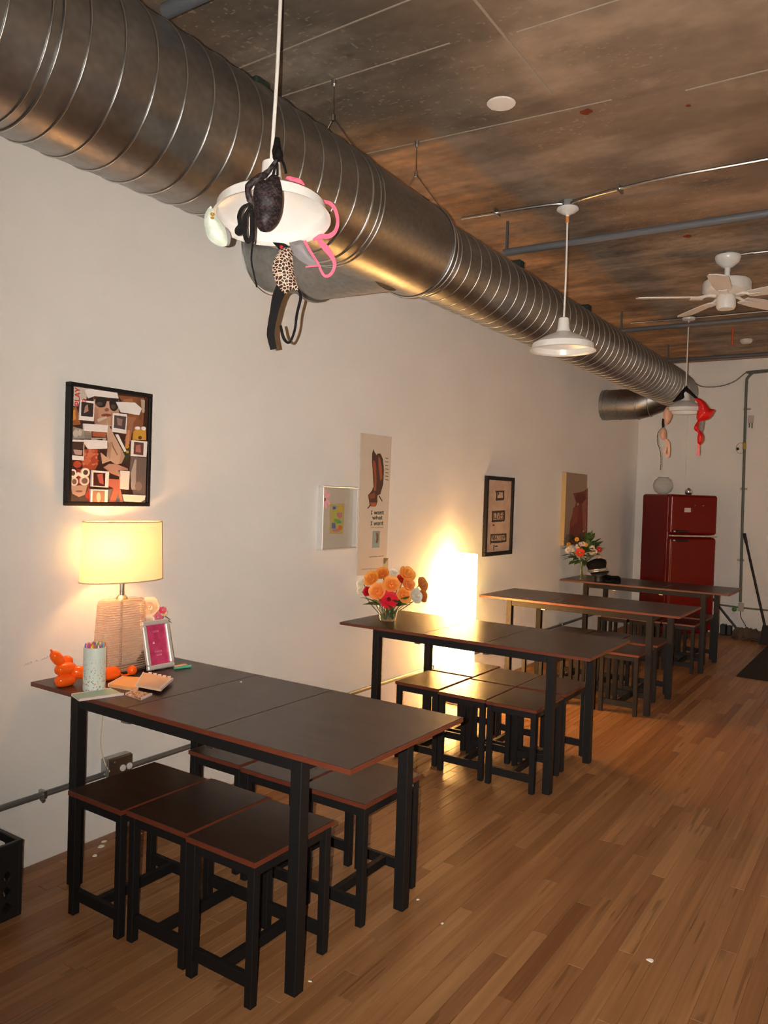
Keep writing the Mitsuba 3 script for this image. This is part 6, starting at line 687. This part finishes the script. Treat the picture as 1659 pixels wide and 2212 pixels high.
for k in range(170):
    cx, cz = rg.uniform(310, 740), rg.uniform(1330, 1700); 
    if ((cx - 525) / 230) ** 2 + ((cz - 1530) / 200) ** 2 > 1: continue
    L.append((V4 + A4 * (cx - 525) * S + [0, 0, (2020 - cz) * S] + N4 * rg.uniform(-.07, .03), A4 * (cx - 525) / 260 + [0, 0, (1650 - cz) / 300] + N4 * rg.uniform(-.6, .6), rg.uniform(.07, .12), rg.uniform(.015, .026)))
foliage(vs, L)
cp = thing('sequin_cap', 'black peaked cap with a glittering silver band beside the leafy bouquet', 'cap')
co = np.array([.365, 7.68, Z]); Rc = rot(A4, 0) @ rot(N4, 10)
t_ = np.arange(36) * 2 * np.pi / 36
def cring(r, z, dx=0): return np.stack([r * np.cos(t_) + dx, r * .92 * np.sin(t_), t_ * 0 + z], 1) @ np.stack([A4, -N4, [0, 0, 1]]) 
add(cp + '__crown', xf(xf(loft([cring(.085, .10), cring(.087, .13), cring(.100, .175, .0), cring(.085, .205, .01), cring(.03, .225, .02)]), Rc), t=co), 'black_cloth', smooth=40)
add(cp + '__stand', xf(loft([cring(.045, 0), cring(.04, .04), cring(.06, .09)]), t=co), 'black_plastic', smooth=40)
add(cp + '__visor', xf(xf(loft([np.array([A4 * (.02 + .09 * math.cos(a) * 1.0) + N4 * (.05 + .10 * math.sin(a)) + [0, 0, .092 - .03 * math.sin(a)] for a in np.linspace(0, math.pi, 14)]), np.array([A4 * (.02 + .09 * math.cos(a) * 1.0) + N4 * (.05 + .10 * math.sin(a)) + [0, 0, .098 - .03 * math.sin(a)] for a in np.linspace(0, math.pi, 14)])]), Rc), t=co), 'black_plastic', smooth=40)
bd_ = add(cp + '__band', xf(xf(loft([cring(.0885, .10), cring(.0895, .128), cring(.087, .128), cring(.086, .10)]), Rc), t=co), 'steel', smooth=30)
for k in range(36):
    a = k * 2 * math.pi / 36; q = (np.array([.089 * math.cos(a), .089 * .92 * math.sin(a), .114]) @ np.stack([A4, -N4, [0, 0, 1]])) @ Rc.T + co
    add(bd_ + '__rhinestone', xf(trimesh.creation.icosphere(1, .0085), t=q), 'bright_steel')
gl = thing('black_gloves', 'crumpled black gloves lying to the right of the peaked cap', 'gloves')
add(gl + '__glove', xf(puff([(-.09, .0), (-.07, .035), (-.02, .045), (.03, .035), (.08, .045), (.10, .02), (.08, -.02), (0, -.03), (-.06, -.03)], (0, 0, 0), (1, 0, 0), (0, 0, 1), bulge=.045, fold=.012, freq=25, step=.012, th=.03, round_=.05), rot([0, 0, 1], 15), (.47, 7.72, Z + .030)), 'black_cloth', smooth=True)

# ---------------------------------------------------------------- back of the room
fg = thing('fridge', 'rounded dark red retro fridge with chrome trim standing in the back corner', 'fridge')
th = math.radians(46); FN = np.array([.672, 9.17]); FU = np.array([math.cos(th), math.sin(th)]); FV = np.array([-math.sin(th), math.cos(th)]); FWd, FDp, FHt = .60, .62, 1.655
def fr2(m, o=(0, 0)):
    v, f = cat(m); q = FN + v[:, :1] * FU + v[:, 1:2] * FV; return np.c_[q, v[:, 2]], f
def rbox(x0, x1, y0, y1, z0, z1, r, seg=6):
    x0, x1 = x0 + r, x1 - r; y0, y1 = y0 + r, y1 - r; z0, z1 = z0 + r, z1 - r; a = trimesh.creation.icosphere(3, r); v = np.array(a.vertices)
    V = np.vstack([v + [x, y, z] for x in (x0, x1) for y in (y0, y1) for z in (z0, z1)]); h = trimesh.convex.convex_hull(V); return h.vertices, h.faces
add(fg + '__cabinet', fr2(rbox(0, FWd, .07, FDp, .05, FHt, .035)), 'fridge_red', smooth=40)
for z0, z1 in ((1.200, FHt), (.10, 1.168)):
    dk_ = add(fg + '__door', fr2(rbox(0, FWd, 0, .075, z0, z1, .032)), 'fridge_red', smooth=40)
    zh = z0 + .035 if z0 > 1 else z1 - .035
    add(dk_ + '__handle', fr2(cat(tube([(.03, -.045, zh), (.20, -.045, zh)], .011, 12), tube([(.04, .0, zh), (.04, -.045, zh)], .008, 8), tube([(.19, .0, zh), (.19, -.045, zh)], .008, 8))), 'black_plastic', smooth=40)
    add(dk_ + '__handle_cap', fr2(xf(trimesh.creation.icosphere(2, .015), t=(.028, -.045, zh))), 'bright_steel', smooth=True)
add(fg + '__chrome_strip', fr2(box(.0, FWd, -.012, .03, 1.172, 1.196, .006)), 'bright_steel')
add(fg + '__strip_cap', fr2(xf(trimesh.creation.icosphere(2, .017), t=(.0, -.004, 1.184))), 'bright_steel', smooth=True)
for x in (.06, .54): 
    for y in (.12, .56): add(fg + '__foot', fr2(lathe([(0, 0), (.02, 0), (.02, .055), (0, .055)], 12, (x, y, 0))), 'black_plastic')
add(fg + '__badge', fr2(cat(*[xf(trimesh.creation.icosphere(1, .008), t=(x, -.002, 1.535)) for x in (.30, .40, .412)])), 'bright_steel')
solo('fridge_magnet', fr2(cat(box(.17, .25, -.004, .0005, 1.455, 1.505, .001))), flat((.55, .5, .47), .5), 'small white note stuck on the upper red fridge door', 'note')
gb = thing('glass_globe', 'clear glass globe vase on top of the red fridge, on its left', 'glass vase'); gc = FN + FU * .10 + FV * .34
add(gb + '__globe', lathe([(0, .001), (.05, .002), (.09, .03), (.112, .075), (.115, .105), (.105, .145), (.085, .175), (.062, .192), (.056, .2)], 40, (gc[0], gc[1], FHt)), 'globe_glass', smooth=True)
add(gb + '__rim', xf(torus(.056, .003, 36, 6), t=(gc[0], gc[1], FHt + .2)), 'globe_glass', smooth=True)
sc = FN + FU * .36 + FV * .22; sk = thing('steel_cup', 'small shiny steel cup on top of the red fridge, on its right', 'cup')
add(sk + '__body', lathe([(0, .0), (.026, 0), (.038, .015), (.042, .04), (.036, .062), (.032, .066), (.034, .04), (.03, .012), (0, .01)], 28, (sc[0], sc[1], FHt)), 'bright_steel', smooth=40); add(sk + '__lid_knob', lathe([(0, .06), (.02, .062), (.012, .08), (0, .084)], 16, (sc[0], sc[1], FHt)), flat((.3, .08, .06), .5))

yb = YB - .02
c = thing('riser_conduit', 'steel conduit climbing the back wall right of the fridge and bending right under the ceiling', 'conduit')
add(c + '__conduit', tube([(1.285, yb, .40), (1.27, yb, 1.3), (1.255, yb, 2.4), (1.25, yb, 2.98), (1.262, yb, 3.07), (1.32, yb, 3.125), (1.40, yb, 3.14), (3.2, yb, 3.19)], .016, 10, 5), flat((.10, .115, .10), .5), smooth=True)
for z in (.9, 1.75, 2.7): add(c + '__clip', box(1.225, 1.305, YB - .006, YB, z - .012, z + .012, .002), 'dull_steel')
cb = solo('sagging_cable', tube([(.62, yb - .026, 3.08), (.75, yb - .026, 2.99), (.95, yb - .026, 2.98), (1.12, yb - .026, 3.03), (1.25, yb - .026, 3.13), (1.36, yb - .026, 3.12), (1.46, yb - .026, 3.12), (3.0, yb - .026, 3.2)], .007, 8, 5), flat((.16, .15, .12), .6), 'thin grey cable sagging along the top of the back wall', 'cable', smooth=True)
bx = thing('wall_box', 'small grey electric box on the back wall beside the riser conduit', 'electric box')
add(bx + '__box', box(1.285, 1.345, YB - .04, YB, 2.53, 2.62, .005), flat((.42, .38, .33), .5)); add(bx + '__cord_stub', cat(tube([(1.30, YB - .02, 2.53), (1.30, YB - .02, 2.48)], .007, 8), tube([(1.33, YB - .02, 2.53), (1.33, YB - .02, 2.47)], .007, 8)), flat((.10, .12, .10), .5))
vv = thing('pipe_coupling', 'brassy coupling on the riser conduit with a loose loop of wire', 'coupling')
add(vv + '__sleeve', tube([(1.255, yb, 2.30), (1.257, yb, 2.22)], .021, 12), flat((.35, .24, .04), .5), smooth=40); add(vv + '__loop', tube([(1.255, yb - .01, 2.30), (1.19, yb, 2.29), (1.165, yb, 2.24), (1.19, yb, 2.18), (1.255, yb - .01, 2.17)], .004, 6, 5), flat((.55, .36, .22), .6)); add(vv + '__knob', xf(trimesh.creation.icosphere(2, .017), t=(1.182, YB - .015, 2.227)), 'black_plastic')
lc = solo('skirting_conduit', tube([(1.05, yb, .345), (1.30, yb, .335), (3.2, yb, .33)], .010, 8), flat((.11, .12, .10), .5), 'thin conduit running low along the back wall', 'conduit', smooth=True)
o2 = thing('back_outlet', 'outlet box low on the back wall with a green plug and a loose cord', 'outlet box')
add(o2 + '__box', box(1.265, 1.325, YB - .045, YB, .29, .39, .004), flat((.40, .36, .30), .5)); add(o2 + '__plug', xf(trimesh.creation.icosphere(2, .028), t=(1.225, YB - .04, .31)), flat((.06, .20, .03), .5), smooth=True)
add(o2 + '__cord', tube([(1.295, YB - .04, .29), (1.30, YB - .03, .22), (1.36, YB - .05, .12), (1.34, YB - .06, .09), (1.24, YB - .06, .05), (1.18, YB - .06, .006)], .0045, 6, 5), 'black_plastic', smooth=True)
sb = thing('black_adapter', 'small black box standing on the floor against the back wall', 'adapter')
add(sb + '__body', cat(box(1.09, 1.155, YB - .13, YB - .03, .0, .125, .008), box(1.16, 1.215, YB - .12, YB - .03, .0, .115, .008)), 'black_plastic')
mp = thing('dust_mop', 'fuzzy grey brown dust mop on the floor right of the fridge, handle propped up', 'mop')
add(mp + '__handle', tube([(1.345, 9.90, .05), (1.05, 9.93, .385), (.97, 9.94, .475)], .014, 10), 'black_plastic', smooth=True)
g = random.Random(4); 
add(mp + '__fibre_head', puff([(-.17, -.03), (-.13, .03), (-.04, .075), (.08, .085), (.19, .06), (.16, .0), (.06, -.07), (-.06, -.085), (-.15, -.07)], (1.42, 9.88, .035), (.92, .39, 0), (0, 0, 1), bulge=.10, fold=.028, freq=38, step=.012, th=.03, round_=.09), 'mop_fibre', smooth=True)
dp = thing('lobby_dustpan', 'black long-handled dustpan propped against the back wall', 'dustpan')
add(dp + '__pole', tube([(1.61, 9.76, .19), (1.30, 10.10, 1.215)], .0145, 10), 'black_plastic', smooth=True)
add(dp + '__grip', tube([(1.33, 10.067, 1.115), (1.299, 10.101, 1.22)], .019, 12), 'black_plastic', smooth=True)
add(dp + '__pan', loft([np.array([(1.57, 9.62, 0), (1.86, 9.66, 0), (1.84, 9.88, 0), (1.56, 9.84, 0)]), np.array([(1.58, 9.68, .10), (1.84, 9.72, .10), (1.84, 9.88, .10), (1.57, 9.84, .10)]), np.array([(1.585, 9.74, .20), (1.80, 9.77, .20), (1.80, 9.86, .20), (1.58, 9.83, .20)])]), 'black_plastic')
solo('floor_mat', box(1.665, 3.1, 7.66, 9.55, .0002, .012, .004), 'rubber_mat', 'black rubber floor mat at the right edge beyond the tables', 'mat')

# crate at the left edge
ck = thing('milk_crate', 'black plastic milk crate on the floor at the lower left edge', 'crate'); cx0, cx1, cy0, cy1, ch = .014, .312, 1.285, 1.606, .272
def panel(L, hh):
    P = Polygon([(0, 0), (L, 0), (L, hh), (0, hh)]); P = P.difference(Polygon([(L / 2 - .055, hh - .075), (L / 2 + .055, hh - .075), (L / 2 + .065, hh - .055), (L / 2 + .055, hh - .035), (L / 2 - .055, hh - .035), (L / 2 - .065, hh - .055)]))
    for i in range(5):
        for j in range(3):
            a, b = .055 + i * (L - .11) / 4, .045 + j * .055
            if abs(a - L / 2) < .14: P = P.difference(Polygon([(a - .02, b), (a, b + .022), (a + .02, b), (a, b - .022)]))
    return trimesh.creation.extrude_polygon(P, .010, engine='earcut')
for L, M in ((cy1 - cy0, lambda v: np.stack([cx1 - .010 + v[:, 2], cy0 + v[:, 0], v[:, 1]], 1)), (cy1 - cy0, lambda v: np.stack([cx0 + v[:, 2], cy0 + v[:, 0], v[:, 1]], 1)), (cx1 - cx0, lambda v: np.stack([cx1 - v[:, 0], cy1 - .010 + v[:, 2], v[:, 1]], 1)), (cx1 - cx0, lambda v: np.stack([cx1 - v[:, 0], cy0 + v[:, 2], v[:, 1]], 1))):
    m = panel(L, ch); v = np.array(m.vertices); add(ck + '__side_panel', (M(v), np.array(m.faces)), 'black_plastic')
add(ck + '__bottom', box(cx0 + .01, cx1 - .01, cy0 + .01, cy1 - .01, .004, .012), 'black_plastic')
add(ck + '__rim', cat(box(cx1 - .014, cx1 + .003, cy0, cy1 + .003, ch - .016, ch, .003), box(cx0, cx0 + .014, cy0, cy1 + .003, ch - .016, ch, .003), box(cx0, cx1, cy1 - .014, cy1 + .003, ch - .016, ch, .003), box(cx0, cx1, cy0 - .003, cy0 + .014, ch - .016, ch, .003)), 'black_plastic')
for x in (cx0 + .009, cx1 - .006):
    for y in (cy0 + .008, cy1 - .006): add(ck + '__corner_post', box(x - .008, x + .008, y - .008, y + .008, 0, ch, .003), 'black_plastic')
for k, (x, y, lab) in enumerate(((.10, 1.38, 'dark glass bottle standing in the crate near the wall'), (.20, 1.48, 'dark glass bottle standing in the crate near its open side'))): solo('bottle', lathe([(0, .0), (.034, 0), (.036, .006), (.036, .14), (.015, .185), (.013, .22), (.015, .225), (0, .226)], 22, (x, y, .013)), flat((.02, .015, .01), .15, .8), lab, 'bottle', smooth=30)

# scraps on the floor and tables
g = random.Random(8)
for k, (x, y, s, z, lab) in enumerate(((2.229, 2.695, .016, 0, 'white scrap of paper on the open floor, at the right of the picture'), (.054, 2.147, .016, 0, 'white scrap on the floor by the wall under the nearest table, farthest back'), (.084, 2.108, .018, 0, 'white scrap on the floor by the wall, middle of three'), (.133, 2.043, .014, 0, 'white scrap on the floor by the wall, nearest of three'), (.112, 2.292, .012, 0, 'white scrap on the floor seen between the stool legs'),
                               (1.394, 2.559, .009, 0, 'tiny white scrap beside the far leg of the nearest table'), (1.551, 2.468, .009, 0, 'tiny scrap on the floor right of the nearest table'), (1.382, 1.923, .008, 0, 'tiny scrap on the floor between the front stool and table leg'), (.632, 2.36, .006, .7502, 'tiny white speck on the nearest tabletop'))):
    q = [(x + s * (.5 + .5 * g.random()) * math.cos(a), y + s * (.5 + .5 * g.random()) * math.sin(a)) for a in np.arange(7) * 2 * math.pi / 7]
    m = puff([(a - x, b - y) for a, b in q], (x, y, z + .0008), (1, 0, 0), (0, 0, 1), bulge=.003, th=.0006, fold=.001, step=max(.003, s * .3), round_=.01)
    solo('paper_scrap', m, flat((.8, .76, .68), .6), lab, 'scrap')
